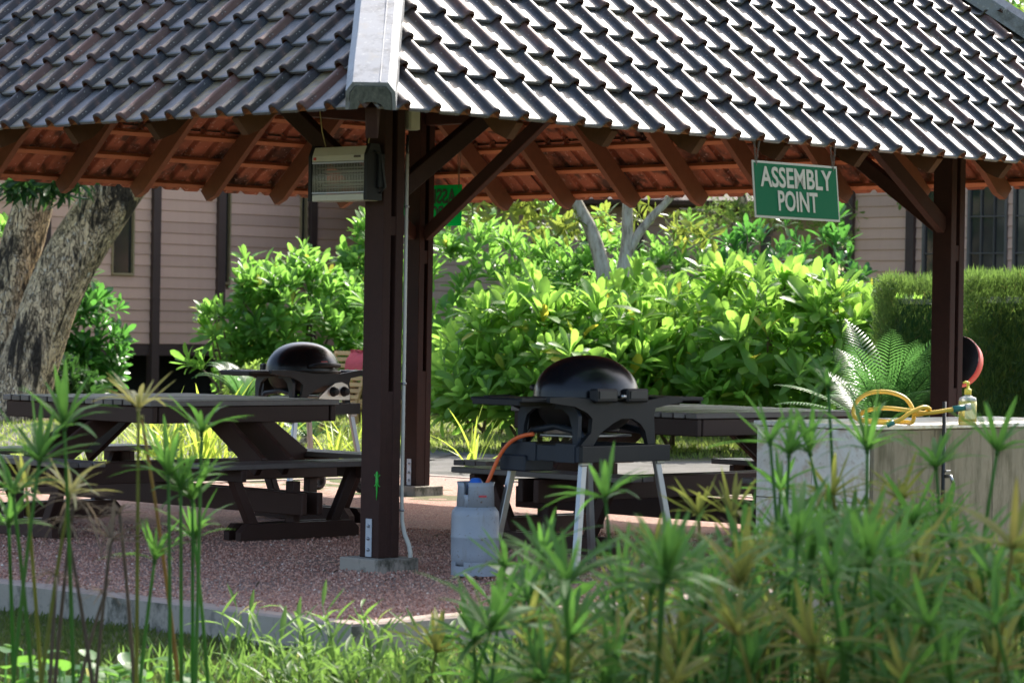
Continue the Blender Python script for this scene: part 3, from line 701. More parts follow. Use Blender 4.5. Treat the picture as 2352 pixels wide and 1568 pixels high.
# ================================================================== GAS GRILLS
def grill(name, label, G, U, V, front_view):
    """U long axis, V direction of the front"""
    root = thing(name, label, 'barbecue', tuple(G), 'domed gas grills on folding stands')
    P = lambda u, v, z: G + U * u + V * v + UP * z
    # lid: an egg-shaped dome
    prof = []
    for i in range(15):
        t = math.pi / 2 * i / 14; prof.append((max(1e-6, math.cos(t)) ** .92 * .375, 1.115 + .255 * math.sin(t)))
    lid = MB().lathe([(.378, 1.10)] + prof, G, 48, UP, U, 1, .76).build('lid', 'enamel', root)
    MB().lathe([(.383, 1.098), (.388, 1.104), (.383, 1.112), (.376, 1.112), (.376, 1.098)], G, 48, UP, U, 1, .76).build('lid_rim', 'enamel_matte', lid)
    h = MB(); h.tube([P(-.16, .27, 1.15), P(-.14, .335, 1.16), P(0, .35, 1.165), P(.14, .335, 1.16), P(.16, .27, 1.15)], [.016, .02, .021, .02, .016], 10); h.build('handle', 'plastic_dark', lid)
    th = MB(); c = P(.02, .205, 1.262); ax = V * .72 + UP * .69; th.lathe([(.052, 0), (.052, .012), (.044, .018), (.036, .012), (.0001, .012)], c, 20, ax, U); th.build('thermometer', 'steel', lid)
    MB().box(P(.02, .270, 1.195), .075, .004, .010, U, V * .6 + UP * .8, V * .8 - UP * .6).build('badge', 'red_plastic', lid)
    # hinge boxes at the back
    for u in (-.15, .13):
        MB().cbox(P(u, -.285, 1.125), .20, .07, .085, .012, U, V).build('hinge_box', 'enamel_matte', lid)
        MB().cbox(P(u, -.322, 1.13), .15, .008, .05, .003, U, V).build('hinge_recess', 'black', lid)
    MB().tube([P(-.02, -.31, 1.12), P(.02, -.31, 1.12)], .012, 8).build('hinge_pin', 'steel', lid)
    # firebowl
    prof = [(.372, 1.098)] + [(.36 * math.cos(t) ** .6 + 1e-6, 1.09 - .20 * math.sin(t)) for t in np.linspace(0, math.pi / 2 * .97, 9)]
    MB().lathe(prof, G, 40, UP, U, 1, .74).build('firebowl', 'enamel_matte', root)
    # moulded cradle: two end plates with arched feet and two cross rails
    poly = [(-.62, 1.115), (-.62, 1.085), (-.40, 1.06), (-.29, 1.02), (-.245, .985), (-.255, .90), (-.35, .82), (-.235, .82), (-.165, .90), (-.06, .955), (.013, .982), (.12, .982), (.19, .95), (.235, .905), (.262, .82), (.33, .82), (.315, 1.0), (.33, 1.045), (.42, 1.06), (.58, 1.082), (.58, 1.11), (.44, 1.118), (.2, 1.085), (-.1, 1.085), (-.42, 1.118)]
    for v in (-.285, .255): MB().prism(poly, P(0, v, 0), U, UP, V, .032).build('cradle', 'plastic_dark', root)
    for u in (-.27, .30):
        pts = [P(u, -.25, .84), P(u, -.2, .90), P(u, 0, .93), P(u, .2, .90), P(u, .25, .84)]
        MB().tube(pts, .022, 8).build('cradle_rail', 'plastic_blue', root)
    pts = [(math.cos(t) * .3, 1.0 + .14 * math.sin(t)) for t in np.linspace(0, math.pi, 9)]
    MB().prism([(-.255, .82), (-.215, .82), (-.205, .93), (-.18, 1.0), (-.12, 1.04), (.12, 1.04), (.18, 1.0), (.205, .93), (.215, .82), (.255, .82), (.26, 1.0), (.22, 1.075), (-.22, 1.075), (-.26, 1.0)], P(-.345, 0, 0), V, UP, U, .03).build('end_plate', 'plastic_blue', root)
    # side shelves
    for sgn in (-1, 1):
        b = MB(); e_ = .80 if sgn < 0 else .86; b.cbox(P(sgn * (.41 + e_) / 2, 0, 1.098), e_ - .41, .44, .026, .01, U, V); b.cbox(P(sgn * (e_ - .005), 0, 1.085), .02, .40, .04, .006, U, V)
        o = b.build('side_shelf', 'plastic_dark', root)
        for v in (-.12, .12): MB().cbox(P(sgn * .58, v, 1.072), .30, .03, .026, .004, U, V).build('shelf_rib', 'plastic_dark', o)
    MB().tube([P(-.2, 0, .905), P(.05, .05, .90), P(.3, 0, .905)], .012, 8).build('gas_manifold', 'steel', root)
    for k in range(3): MB().tube([P(-.26 + k * .07, -.05, .93), P(-.26 + k * .07, -.085, .93)], .012, 8).build('burner_nut', 'steel', root)
    MB().cbox(P(0, 0, .872), .52, .30, .016, .005, U, V).build('drip_tray', 'steel', root)
    # control panel with two knobs on the front
    pan = [(.0 - .30 + .2, .85), (.30, .85), (.30, .93), (.27, .985), (.20, 1.01), (.12, 1.0), (.02, .94)]
    pn = MB().prism(pan, P(0, .288, 0), U, UP, V, .022).build('control_panel', 'silver', root)
    for u in (.10, .23):
        MB().lathe([(.046, 0), (.046, .006), (.038, .008), (.034, .045), (.028, .05), (.0001, .05)], P(u, .309, .925), 20, V, U).build('knob', 'plastic_dark', pn)
    # folding stand
    for v in (-.335, .335): MB().cbox(P(0, v, .77), .80, .03, .10, .004, U, V).build('stand_rail', 'plastic_dark', root)
    for u in (-.385, .385): MB().cbox(P(u, 0, .77), .03, .64, .098, .004, U, V).build('stand_end', 'plastic_blue', root)
    for v in (-.21, .12): MB().cbox(P(-.403, v, .775), .012, .16, .115, .004, U, V).build('latch_plate', 'plastic_blue', root)
    MB().cbox(P(-.30, .22, .70), .26, .22, .10, .008, U, V).build('caddy', 'plastic_blue', root)
    for u in (-1, 1):
        for v in (-1, 1):
            p0 = P(u * .33, v * .29, .74); p1 = P(u * .46, v * .36, .02)
            b = MB(); b.beam(p0, p1, .05, .032, V, .004); lg = b.build('leg', 'steel', root)
            MB().cbox(p1 - UP * .004, .06, .045, .03, .006, U, V).build('foot', 'rubber', lg)
            MB().cbox(P(u * .345, v * .315, .715), .07, .02, .03, .004, U, V).build('bracket', 'steel', lg)
    return root
GR = np.array([.47, 18.45, 0]); GLf = np.array([-1.90, 26.95, 0])
grill('gas_grill', 'black domed gas grill seen from behind beside the grey gas bottle', GR, DR, DL, False)
gl = grill('gas_grill', 'black domed gas grill with silver knob panel beyond the left picnic table', GLf, DR, -DL, True)
for s_ in (-1, 1):
    c = GLf + DR * .40 - DL * (-.30 * s_) * 1 + UP * .085
    w = MB().lathe([(.085, -.02), (.09, -.012), (.09, .012), (.085, .02), (.05, .022), (.05, -.022), (.085, -.02)], c + DR * .07, 20, DL, DR).build('wheel', 'rubber', gl)
    MB().lathe([(.05, -.018), (.05, .018), (.02, .024), (.0001, .024)], c + DR * .07, 14, DL, DR).build('hub', 'plastic_dark', w)

# gas bottle with its orange hose
GB = np.array([-.21, 18.34, 0])
gb = thing('gas_bottle', 'grey steel gas bottle with blue cap on the gravel by the right grill', 'gas bottle', tuple(GB))
body = [(.0001, .055), (.10, .05), (.135, .07), (.147, .10), (.149, .14), (.149, .225), (.152, .232), (.152, .24), (.149, .247), (.149, .36), (.145, .395), (.125, .42), (.10, .432), (.0001, .44)]
MB().lathe(body, GB, 40).build('body', 'gas_grey', gb)
fr = MB(); n = 40
for k in range(n):   # slotted foot ring
    t0, t1 = 2 * math.pi * k / n, 2 * math.pi * (k + 1) / n; hi = .06 if (k % 10) in (4, 5, 6) else .085
    pts = [(r * math.cos(t), r * math.sin(t), z) for t in (t0, t1) for r in (.146, .138) for z in (.0, hi)]
    fr.add([GB + np.array(p) for p in pts], [(0, 1, 5, 4), (2, 6, 7, 3), (1, 3, 7, 5), (0, 4, 6, 2), (0, 2, 3, 1), (4, 5, 7, 6)])
fr.build('foot_ring', 'gas_grey', gb)
cl = MB(); n = 48
for k in range(n):   # shroud round the valve, cut away at the sides
    t0, t1 = 2 * math.pi * k / n, 2 * math.pi * (k + 1) / n; tm = (t0 + t1) / 2
    lo = .42; hi = .575; r0, r1 = .118, .112
    if abs(math.sin(tm - 1.0)) < .12: hi = .50
    pts = [(rr * math.cos(t), rr * math.sin(t), z) for t in (t0, t1) for rr, z in ((r0, lo), (r1, hi - .03), (r1 + .006, hi), (r1 - .010, hi), (r1 - .010, lo))]
    q = [GB + np.array(p) for p in pts]; cl.add(q, [(i, (i + 1) % 5, 5 + (i + 1) % 5, 5 + i) for i in range(5)], 0, True)
cl.build('shroud', 'gas_grey', gb)
MB().lathe([(.05, .535), (.05, .56), (.046, .565), (.03, .595), (.018, .60), (.0001, .60)], GB, 20).build('valve_cap', 'blue_cap', gb)
MB().lathe([(.03, .43), (.03, .53)], GB, 12).build('valve', 'steel', gb)
MB().box(GB + np.array([.045, -.1115, .492]), .05, .004, .012, (.93, .36, 0), (-.36, .93, 0)).build('paint_mark', 'red_cloth', gb)
def bez(p, n=24):
    p = [V3(q) for q in p]; out = []
    for i in range(n + 1):
        t = i / n; q = list(p)
        while len(q) > 1: q = [q[k] * (1 - t) + q[k + 1] * t for k in range(len(q) - 1)]
        out.append(q[0])
    return out
hs = MB().tube(bez([GB + np.array([.05, 0, .54]), GB + np.array([.12, .0, .62]), GB + np.array([.13, 0, .86]), pix(1195, 1000, 18.25), pix(1226, 996, 18.2)]), .0125, 10)
tag(hs.build('gas_hose', 'orange_hose'), 'orange rubber gas hose arching from the grey bottle to the right grill', 'hose')

# ================================================================== INSECT LAMP, BOX, CONDUIT, SIGNS
ZP = np.array([-.935, 18.50, 0])
zl = thing('insect_killer', 'cream and black electric insect killer lamp hanging from strings at the front post', 'insect killer', (ZP[0], ZP[1], 2.31))
Zp = lambda l, d, z: ZP + DL * l + DR * d + UP * z        # l along its length, d into its depth
LL = .50; tilt = -.01
for l in (-.012, LL + .012): 
    poly = [(0, 2.315), (.13, 2.315), (.13, 2.60), (.10, 2.67), (.03, 2.67), (0, 2.60)]
    MB().prism(poly, Zp(l - .014, -.008, 0), DR, UP, DL, .028).build('end_cap', 'plastic_dark', zl)
cov = [(0, 2.565), (.0, 2.60), (.022, 2.655), (.105, 2.655), (.13, 2.60), (.13, 2.565)]
hd = MB().prism(cov, Zp(.004, -.002, 0), DR, UP, DL, LL - .008).build('hood', 'cream', zl)
MB().box(Zp(.07, -.005, 2.59), .06, .004, .014, DL, DR).build('maker_plate', 'frame_grey', hd)
MB().box(Zp(LL - .03, -.005, 2.583), .022, .005, .018, DL, DR).build('switch', 'red_plastic', hd)
MB().cbox(Zp(LL / 2, .06, 2.335), LL - .01, .13, .045, .006, DL, DR).build('tray', 'cream', zl)
MB().cbox(Zp(LL / 2, .0, 2.556), LL - .01, .012, .016, .003, DL, DR).build('grille_rail', 'steel', zl)
MB().cbox(Zp(LL / 2, .0, 2.366), LL - .01, .010, .012, .003, DL, DR).build('grille_rail', 'steel', zl)
for k in range(34):
    l = .012 + (LL - .024) * k / 33
    MB().tube([Zp(l, .0, 2.365), Zp(l, .0, 2.555)], .0026, 5).build('grille_bar', 'zap_bar', zl)
for z in (2.40, 2.44, 2.482, 2.525):
    MB().tube([Zp(.01, .045, z), Zp(LL - .01, .045, z)], .0035, 8).build('grid_rod', 'zap_bar', zl)
for z in (2.42, 2.505): MB().tube([Zp(.01, .085, z), Zp(LL - .01, .085, z)], .008, 10).build('lamp_tube', 'zap_bar', zl)
MB().tube([Zp(-.03, .05, 2.62), Zp(-.05, .09, 2.60), Zp(-.06, .12, 2.40), Zp(-.03, .10, 2.36)], .007, 8).build('bracket', 'black', zl)
MB().cbox(Zp(-.035, .10, 2.50), .03, .05, .22, .006, DL, DR).build('ballast_box', 'plastic_dark', zl)
for l, l2 in ((.44, .49), (.04, -.03)):
    st = MB().tube([Zp(l, .06, 2.665), Zp((l + l2) / 2, .05, 2.76), Zp(l2, .04, 2.95)], .004, 6).build('hanging_string', 'string', zl)

jb = thing('junction_box', 'small cream junction box fixed high on the front post', 'junction box', tuple(PF + np.array([.17, .16, 2.75])))
p = pix(946, 277, 18.78); MB().cbox(p, .085, .06, .125, .01, DR, DL).build('case', 'cream', jb)
MB().cbox(p - DL * .032, .078, .006, .118, .003, DR, DL).build('cover', 'cream', jb)
cx = pix(930, 700, 18.74); cb = np.array([cx[0], cx[1], 0])
pts = [cb + UP * 2.62, cb + UP * 1.6, cb + UP * .42, cb + UP * .30 + np.array([.004, 0, 0]), cb + UP * .22 + np.array([.02, -.01, 0]), cb + UP * .15 + np.array([.05, -.02, 0]), cb + UP * .10 + np.array([.06, -.025, 0]), cb + np.array([.062, -.025, .0])]
cd_ = thing('conduit', 'thin white plastic conduit running down the front post', 'conduit', tuple(cb))
MB().tube(pts, [.0125, .0125, .0125, .013, .0145, .015, .015, .015], 10).build('pipe', 'pvc', cd_)
MB().tube([cb + UP * 2.74, cb + UP * 2.60], .0095, 8).build('cable_end', 'black', cd_)
for z in (2.28, 1.16, .36): MB().lathe([(.0125, 0), (.018, 0), (.018, .014), (.0125, .014)], cb + UP * z, 12).build('clip', 'steel', cd_)

def text_mesh(txt, size, width=None):
    cu = bpy.data.curves.new('lettering', 'FONT'); cu.body = txt; cu.size = size; cu.align_x = 'CENTER'; cu.align_y = 'CENTER'; cu.extrude = .0015; cu.offset = size * .022; cu.resolution_u = 3
    t = bpy.data.objects.new('lettering', cu); COL.objects.link(t); dg = bpy.context.evaluated_depsgraph_get()
    me = bpy.data.meshes.new_from_object(t.evaluated_get(dg)); bpy.data.objects.remove(t); bpy.data.curves.remove(cu)
    if width:
        v = np.array([p.co for p in me.vertices]); k = width / (v[:, 0].max() - v[:, 0].min())
        for p in me.vertices: p.co.x *= k
    return me
def place(name, me, mat, org, X, Y, parent):
    Z = np.cross(X, Y); me.materials.clear(); me.materials.append(MATS[mat])
    M = Matrix([[X[r], Y[r], Z[r], org[r]] for r in range(3)] + [[0, 0, 0, 1]]); return inst(name, me, M, parent, WLOC[parent.name])
def sign(label, c, X, front, w, h, tiltv, mirrored=False, hang=.35):
    """c centre; X reading direction seen from the front; front = outward normal"""
    Yv = UP + tiltv * front; Yv /= np.linalg.norm(Yv); Fv = np.cross(X, Yv)
    root = thing('sign', label, 'sign', tuple(c), 'assembly point signs')
    MB().cbox(c, w, h, .006, .001, X, Yv, Fv).build('panel', 'sign_cream' if not mirrored else 'sign_back', root)
    
    if not mirrored: MB().box(c + Fv * .0045, w - .03, h - .03, .002, X, Yv, Fv).build('face', 'sign_green', root)
    for s_ in ((1, -1) if mirrored else (1,)):
        f2 = Fv if s_ > 0 else -Fv
        off = c + (Fv * .0075 if s_ > 0 else -Fv * .0055); mat = 'sign_cream' if s_ > 0 else 'sign_green_dark'
        for txt, dy, wd_ in (('ASSEMBLY', .205, .845), ('POINT', -.205, .465)):
            if s_ > 0: place('lettering', text_mesh(txt, h * .49, w * wd_), mat, off + Yv * h * dy, X, Yv, root)
            else: place('lettering', text_mesh(txt, h * .49, w * wd_), mat, off + Yv * h * dy, X, Yv, root)
    for s_ in (-1, 1):
        for q, dx in ((-.0, -.02), (.0, .03)):
            p0 = c + X * s_ * (w / 2 - .04) + Yv * (h / 2 - .035) ; p1 = p0 + X * (dx * -1 * s_ + .0) + UP * hang + np.array([0, 0, .0])
            b = MB(); n = int(hang / .022)
            for k in range(n):
                a = p0 * (1 - k / n) + p1 * (k / n); d = p1 - p0; d /= np.linalg.norm(d); sd_ = X if k % 2 else Fv
                ring = [a + d * (.012 + .012 * math.cos(t)) + sd_ * .006 * math.sin(t) for t in np.linspace(0, 2 * math.pi, 9)]
                b.tube(ring, .0022, 5, False)
            b.build('chain', 'chain', root)
    return root
sc_ = pix(1829, 440, 19.05)
sign('green sign with cream lettering hanging by chains from the right eave', sc_, DR, -DL, .86, .365, -.10, hang=.16)
sc2 = pix(984, 473, 28.0)
sign('green sign seen from its back behind the two posts', sc2, DL, DR, .90, .385, 0, True, hang=.5)

# ================================================================== WASH COUNTER with hose and soap
CF = np.array([2.27, 18.62, 0]); CD, CLn, CH = .95, 2.6, .955
ct = thing('wash_counter', 'stone wash counter with pale tiled end and stained front at right', 'counter', tuple(CF + DR * CLn / 2 + DL * CD / 2))
MB().cbox(CF + DR * (CLn / 2 + .01) + DL * (CD / 2) + UP * (CH - .03) / 2, CLn - .03, CD - .03, CH - .03, .004, DR, DL).build('body', 'counter_stone', ct)
MB().cbox(CF + DR * CLn / 2 + DL * CD / 2 + UP * (CH - .015), CLn + .02, CD + .02, .03, .005, DR, DL).build('top', 'counter_tile', ct)
for i in range(2):
    for k in range(2):
        hh = (CH - .034) / 2; MB().cbox(CF + DR * .006 + DL * (.015 + .46 * (i + .5)) + UP * (hh * (k + .5)), .02, .455, hh - .006, .003, DR, DL).build('tile', 'counter_tile', ct)
for i in range(4):
    ww = (CLn - .04) / 4; MB().cbox(CF + DL * .008 + DR * (.025 + ww * (i + .5)) + UP * (CH - .034) / 2, ww - .006, .016, CH - .04, .003, DR, DL).build('panel', 'counter_stone', ct)
tp = CF + DR * .72 - DL * .03
tap = thing('standpipe', 'dark water pipe with a steel tap in front of the counter', 'tap', (tp[0], tp[1], 0))
MB().tube([tp + UP * 0, tp + UP * 1.10], .013, 10).build('pipe', 'black', tap)
MB().tube([tp + UP * .62 - DL * .01, tp + UP * .62 - DL * .06, tp + UP * .58 - DL * .08], .012, 8).build('tap', 'steel', tap)
MB().cbox(tp + UP * .655 - DL * .035, .05, .016, .012, .003, DR, DL).build('tap_handle', 'steel', tap)

sb = pix(2222, 972, 18.95); sb = np.array([sb[0], sb[1], CH + .001])
so = thing('soap_bottle', 'clear pump bottle of yellow soap standing on the counter', 'soap bottle', tuple(sb))
ex, ey = np.array([.96, .28, 0]), np.array([-.28, .96, 0])
MB().lathe([(.058, 0), (.062, .008), (.062, .022)], sb, 24, UP, ex, 1, .58).build('base', 'soap', so)
MB().lathe([(.062, .022), (.061, .12), (.060, .155)], sb, 24, UP, ex, 1, .58).build('body', 'soap', so)
MB().lathe([(.0605, .155), (.055, .175), (.03, .185), (.022, .19), (.02, .20)], sb, 24, UP, ex, 1, .6).build('shoulder', 'soap_clear', so)
MB().cbox(sb - ey * .0375 + UP * .09, .075, .003, .10, .001, ex, ey).build('label_sticker', 'soap_label', so)
pm = MB(); pm.lathe([(.023, .195), (.023, .228), (.02, .232), (.009, .234), (.009, .252)], sb, 16); pm.build('collar', 'yellow_cap', so)
MB().tube([sb + UP * .252, sb + UP * .272, sb + UP * .276 - ex * .015, sb + UP * .270 - ex * .034], [.009, .011, .008, .006], 10).build('pump_head', 'yellow_cap', so)
# yellow garden hose
def hp(x, y, Y): q = pix(x, y, Y); q[2] = max(q[2], CH + .014); return q
path_ = [(2040, 972, 18.75), (1990, 968, 18.85), (1962, 955, 18.95), (1966, 925, 19.0), (1995, 903, 19.02), (2040, 900, 19.0), (2080, 915, 18.95), (2098, 945, 18.9), (2096, 968, 18.85), (2080, 970, 18.95), (2030, 968, 19.1), (1975, 962, 19.1), (1985, 945, 19.0), (2030, 937, 18.9), (2085, 942, 18.85), (2120, 948, 18.8), (2150, 946, 18.78), (2180, 941, 18.78), (2200, 938, 18.78)]
def catmull(p, n=8):
    p = [p[0]] + p + [p[-1]]; out = []
    for i in range(1, len(p) - 2):
        for k in range(n):
            t = k / n; out.append(.5 * (2 * p[i] + (p[i + 1] - p[i - 1]) * t + (2 * p[i - 1] - 5 * p[i] + 4 * p[i + 1] - p[i + 2]) * t * t + (3 * p[i] - p[i - 1] - 3 * p[i + 1] + p[i + 2]) * t ** 3))
    out.append(p[-1]); return out
hz_ = thing('garden_hose', 'yellow garden hose coiled loosely on the counter', 'hose', tuple(hp(2060, 960, 18.9)))
H1 = [hp(*q) for q in path_]; MB().tube(catmull(H1), .0135, 10).build('tube', 'yellow_hose', hz_)
H2 = [hp(*q) for q in [(2052, 970, 18.7), (2070, 962, 18.7), (2090, 948, 18.72), (2120, 935, 18.76), (2135, 940, 18.8), (2118, 950, 18.84), (2095, 952, 18.86)]]
MB().tube(catmull(H2), .0135, 10).build('tube', 'yellow_hose', hz_)
a, b_ = H2[0], H2[1]; d = (a - b_) / np.linalg.norm(a - b_); MB().tube([a - d * .005, a + d * .045], [.018, .016], 10).build('connector', 'green_fit', hz_)
a, b_ = H1[-1], H1[-2]; d = (a - b_) / np.linalg.norm(a - b_); MB().tube([a - d * .03, a + d * .05], [.021, .019], 12).build('connector', 'green_fit', hz_)
MB().tube([a + d * .048, a + d * .085], [.022, .022], 12).build('nozzle_ring', 'pvc', hz_)

# round drum on the right post
dc = pix(2195, 829, 23.2); ax = np.array([-.62, -.74, .26]); ax /= np.linalg.norm(ax); exx = np.cross(ax, UP); exx /= np.linalg.norm(exx)
dm = thing('wall_drum', 'round black drum with red side mounted behind the right post', 'drum', tuple(dc))
MB().lathe([(.205, 0), (.205, .0), (.20, .012), (.15, .03), (.0001, .04)], dc, 40, ax, exx).build('face', 'plastic_dark', dm)
MB().lathe([(.12, -.13), (.19, -.10), (.208, -.02), (.2055, -.001)], dc, 40, ax, exx).build('side', 'red_plastic', dm)
MB().beam(dc - ax * .10, PR + UP * (dc[2]) + DL * .05, .06, .08).build('bracket', 'black', dm)

# wooden deck chair with red cloth, beyond the left grill
W = pix(800, 905, 42.0); k0 = np.array([W[0], W[1], 0])
dcx = thing('deck_chair', 'slatted wooden deck chair with a red towel behind the left grill', 'chair', tuple(k0))
bx, by = np.array([.50, .866, 0]), np.array([.866, -.50, 0])
for s_ in (-.30, .30):
    MB().beam(k0 + by * s_ - bx * .30 + UP * .35, k0 + by * s_ + bx * .12 + UP * 1.12, .045, .05, by).build('back_rail', 'wood_teak', dcx)
    MB().beam(k0 + by * s_ - bx * .32 + UP * .36, k0 + by * s_ + bx * 1.0 + UP * .42, .045, .05).build('seat_rail', 'wood_teak', dcx)
    for xx in (-.25, .95): MB().beam(k0 + by * s_ + bx * xx, k0 + by * s_ + bx * xx + UP * .38, .05, .05, by).build('leg', 'wood_teak', dcx)
for k in range(9):
    t = k / 8; MB().cbox(k0 - bx * (.30 - .42 * t) + UP * (.42 + .70 * t), .66, .016, .065, .004, by, np.array([.87 * bx[0], .87 * bx[1], -.48]), np.array([.48 * bx[0], .48 * bx[1], .87])).build('back_slat', 'wood_teak', dcx)
for k in range(11): MB().cbox(k0 + bx * (-.2 + .11 * k) + UP * (.395 + .005 * k), .085, .62, .018, .004, bx, by).build('seat_slat', 'wood_teak', dcx)
cl_ = MB(); vs = []; 
for i in range(13):
    for j in range(9):
        t = i / 12; s_ = .12 + (j / 8 - .5) * .3; q = k0 + by * s_ + UP * .03
        if t < .25: q = q + bx * (.08 + .02 * math.sin(j)) + UP * (1.13 + .02 * math.sin(i * 2 + j))
        else: tt = (t - .25) / .75; q = q - bx * (-.10 + .15 * tt + .05 * math.sin(tt * 3)) + UP * (1.12 - .26 * tt + .012 * math.sin(j * 1.7 + i))
        vs.append(q)
cl_.add(vs, [(i * 9 + j, i * 9 + j + 1, (i + 1) * 9 + j + 1, (i + 1) * 9 + j) for i in range(12) for j in range(8)], 0, True)
tag(cl_.build('towel', 'red_cloth'), 'red towel draped over the slatted deck chair back', 'towel')

# green gecko climbing the front edge of the front post
g0 = PF - DR * .094 - DL * .070; gk = MB(); gx = DL; gn = -DR
gp_ = lambda a, z, o=.0: g0 + gx * a + UP * z + gn * o
gk.tube([gp_(0, .618), gp_(0, .613), gp_(.001, .600), gp_(0, .590), gp_(-.001, .575), gp_(-.001, .55), gp_(0, .532), gp_(0, .52), gp_(-.001, .49), gp_(.001, .46), gp_(.001, .437)], [.002, .006, .0095, .0075, .0095, .011, .0095, .0065, .0055, .0035, .001], 10)
for z, s_ in ((.582, .012), (.535, -.010)):
    for q in (-1, 1):
        gk.tube([gp_(0, z), gp_(q * .014, z + s_ * .2), gp_(q * .020, z + s_ * .9), gp_(q * .026, z + s_ * 1.1, -.003)], [.0045, .0036, .003, .0034], 6)
tag(gk.build('gecko', 'gecko_green'), 'small bright green gecko climbing the front post edge', 'gecko')

# ================================================================== PLANTS
def nrm(a): return a / (np.linalg.norm(a, axis=-1, keepdims=True) + 1e-9)
def leaf_tpl(ws, ys, curl, fold, wave=0):
    T = []; m = len(ys)
    for i, (y, w) in enumerate(zip(ys, ws)):
        z = curl * y * y + wave * math.sin(y * 9)
        T += [(-w, y * math.cos(curl * y * .5), z + fold * w), (0, y * math.cos(curl * y * .5), z), (w, y * math.cos(curl * y * .5), z + fold * w)]
    F = [(i * 3 + k, i * 3 + k + 1, i * 3 + k + 4, i * 3 + k + 3) for i in range(m - 1) for k in (0, 1)]
    return np.array(T), np.array(F)
YS = (0, .2, .45, .7, .9, 1)
OBOV = [leaf_tpl((.018, .045, .10, .145, .115, .02), YS, c, f) for c, f in ((-.12, .25), (-.30, .35), (.10, .45), (-.55, .2))]
LANC = [leaf_tpl((.02, .075, .11, .085, .04, .004), YS, c, f) for c, f in ((-.15, .3), (-.4, .35), (.05, .4))]
ROUND = [leaf_tpl((.10, .34, .45, .42, .25, .03), YS, c, f) for c, f in ((-.2, .15), (-.45, .1), (.1, .25))]
BLADE = [leaf_tpl((.02, .024, .024, .018, .010, .001), (0, .2, .45, .7, .9, 1), c, .5) for c in (-.1, -.35, -.7)]
SMALL = [(np.array([(0, 0, 0), (-.28, .5, .06), (.28, .5, .06), (0, 1, -.05)]), np.array([(0, 2, 3, 1)]))]
def frames(d, up):
    """leaf matrices with y axis d and z axis near up"""
    d = nrm(d); x = nrm(np.cross(d, up)); z = np.cross(x, d); return np.stack([x, d, z], -1)
def rosettes(P, Ax, per, L, spread=(18, 82), size_var=.25):
    """leaf matrices and positions for whorls at P with axes Ax"""
    n = len(P); k = np.arange(per); D = []; Z = []; PP = []; S = []
    ref = np.where(np.abs(Ax[:, 2:3]) < .9, np.array([[0, 0, 1.]]), np.array([[1., 0, 0]])); e1 = nrm(np.cross(Ax, ref)); e2 = np.cross(Ax, e1)
    ph0 = np.random.uniform(0, 6.28, (n, 1)); ph = ph0 + k[None] * 2.39996 + np.random.normal(0, .2, (n, per))
    th = np.radians(spread[0] + (spread[1] - spread[0]) * (k[None] / (per - 1)) ** .8 + np.random.normal(0, 9, (n, per)))
    perp = e1[:, None] * np.cos(ph)[..., None] + e2[:, None] * np.sin(ph)[..., None]
    d = Ax[:, None] * np.cos(th)[..., None] + perp * np.sin(th)[..., None]; z = Ax[:, None] * np.sin(th)[..., None] - perp * np.cos(th)[..., None]
    s = L * (.62 + .38 * np.sin(np.pi * (.25 + .6 * k / per)))[None] * np.random.uniform(1 - size_var, 1 + size_var, (n, per)) * np.random.uniform(.75, 1.2, (n, 1))
    pos = P[:, None] - Ax[:, None] * (L * .22 * (k / per))[None, :, None] + d * .0
    x = nrm(np.cross(d, z)); A = np.stack([x, d, z], -1) * s[..., None, None]
    return A.reshape(-1, 3, 3), pos.reshape(-1, 3)
def sample_dome(n, front=.65):
    out = []
    while len(out) < n:
        d = np.random.normal(size=3); d /= np.linalg.norm(d)
        if d[2] < -.55: continue
        if d[1] > .35 and random.random() < front: continue
        out.append(d)
    return np.array(out)
LEAF_ME = {}
def leaf_meshes(tpls, mat):
    key = (id(tpls), mat)
    if key not in LEAF_ME: LEAF_ME[key] = [np_mesh('leaf', T, F, mat) for T, F in tpls]
    return LEAF_ME[key]
def emit(root, A, P, tpls, mat, n_obj, name='leaf', rest='foliage'):
    """the n_obj nearest leaves as leaf objects, the others as one part"""
    loc = WLOC[root.name]; order = np.argsort(P[:, 1] - .25 * P[:, 2]); var = np.random.randint(0, len(tpls), len(P))
    ob, rs = order[:n_obj], order[n_obj:]
    ms = leaf_meshes(tpls, mat)
    for i in ob:
        inst(name, ms[var[i]], Matrix([list(A[i][r]) + [P[i][r]] for r in range(3)] + [[0, 0, 0, 1]]), root, loc)
    Vs, Fs, b = [], [], 0
    for k, (T, F) in enumerate(tpls):
        sel = rs[var[rs] == k]
        if len(sel) == 0: continue
        v, f = scatter(T, F, A[sel], P[sel]); Vs.append(v); Fs.append(f + b); b += len(v)
    if Vs:
        me = np_mesh(rest, np.concatenate(Vs) - np.array(loc), np.concatenate(Fs), mat); link(rest, me, loc, root, 'stuff')
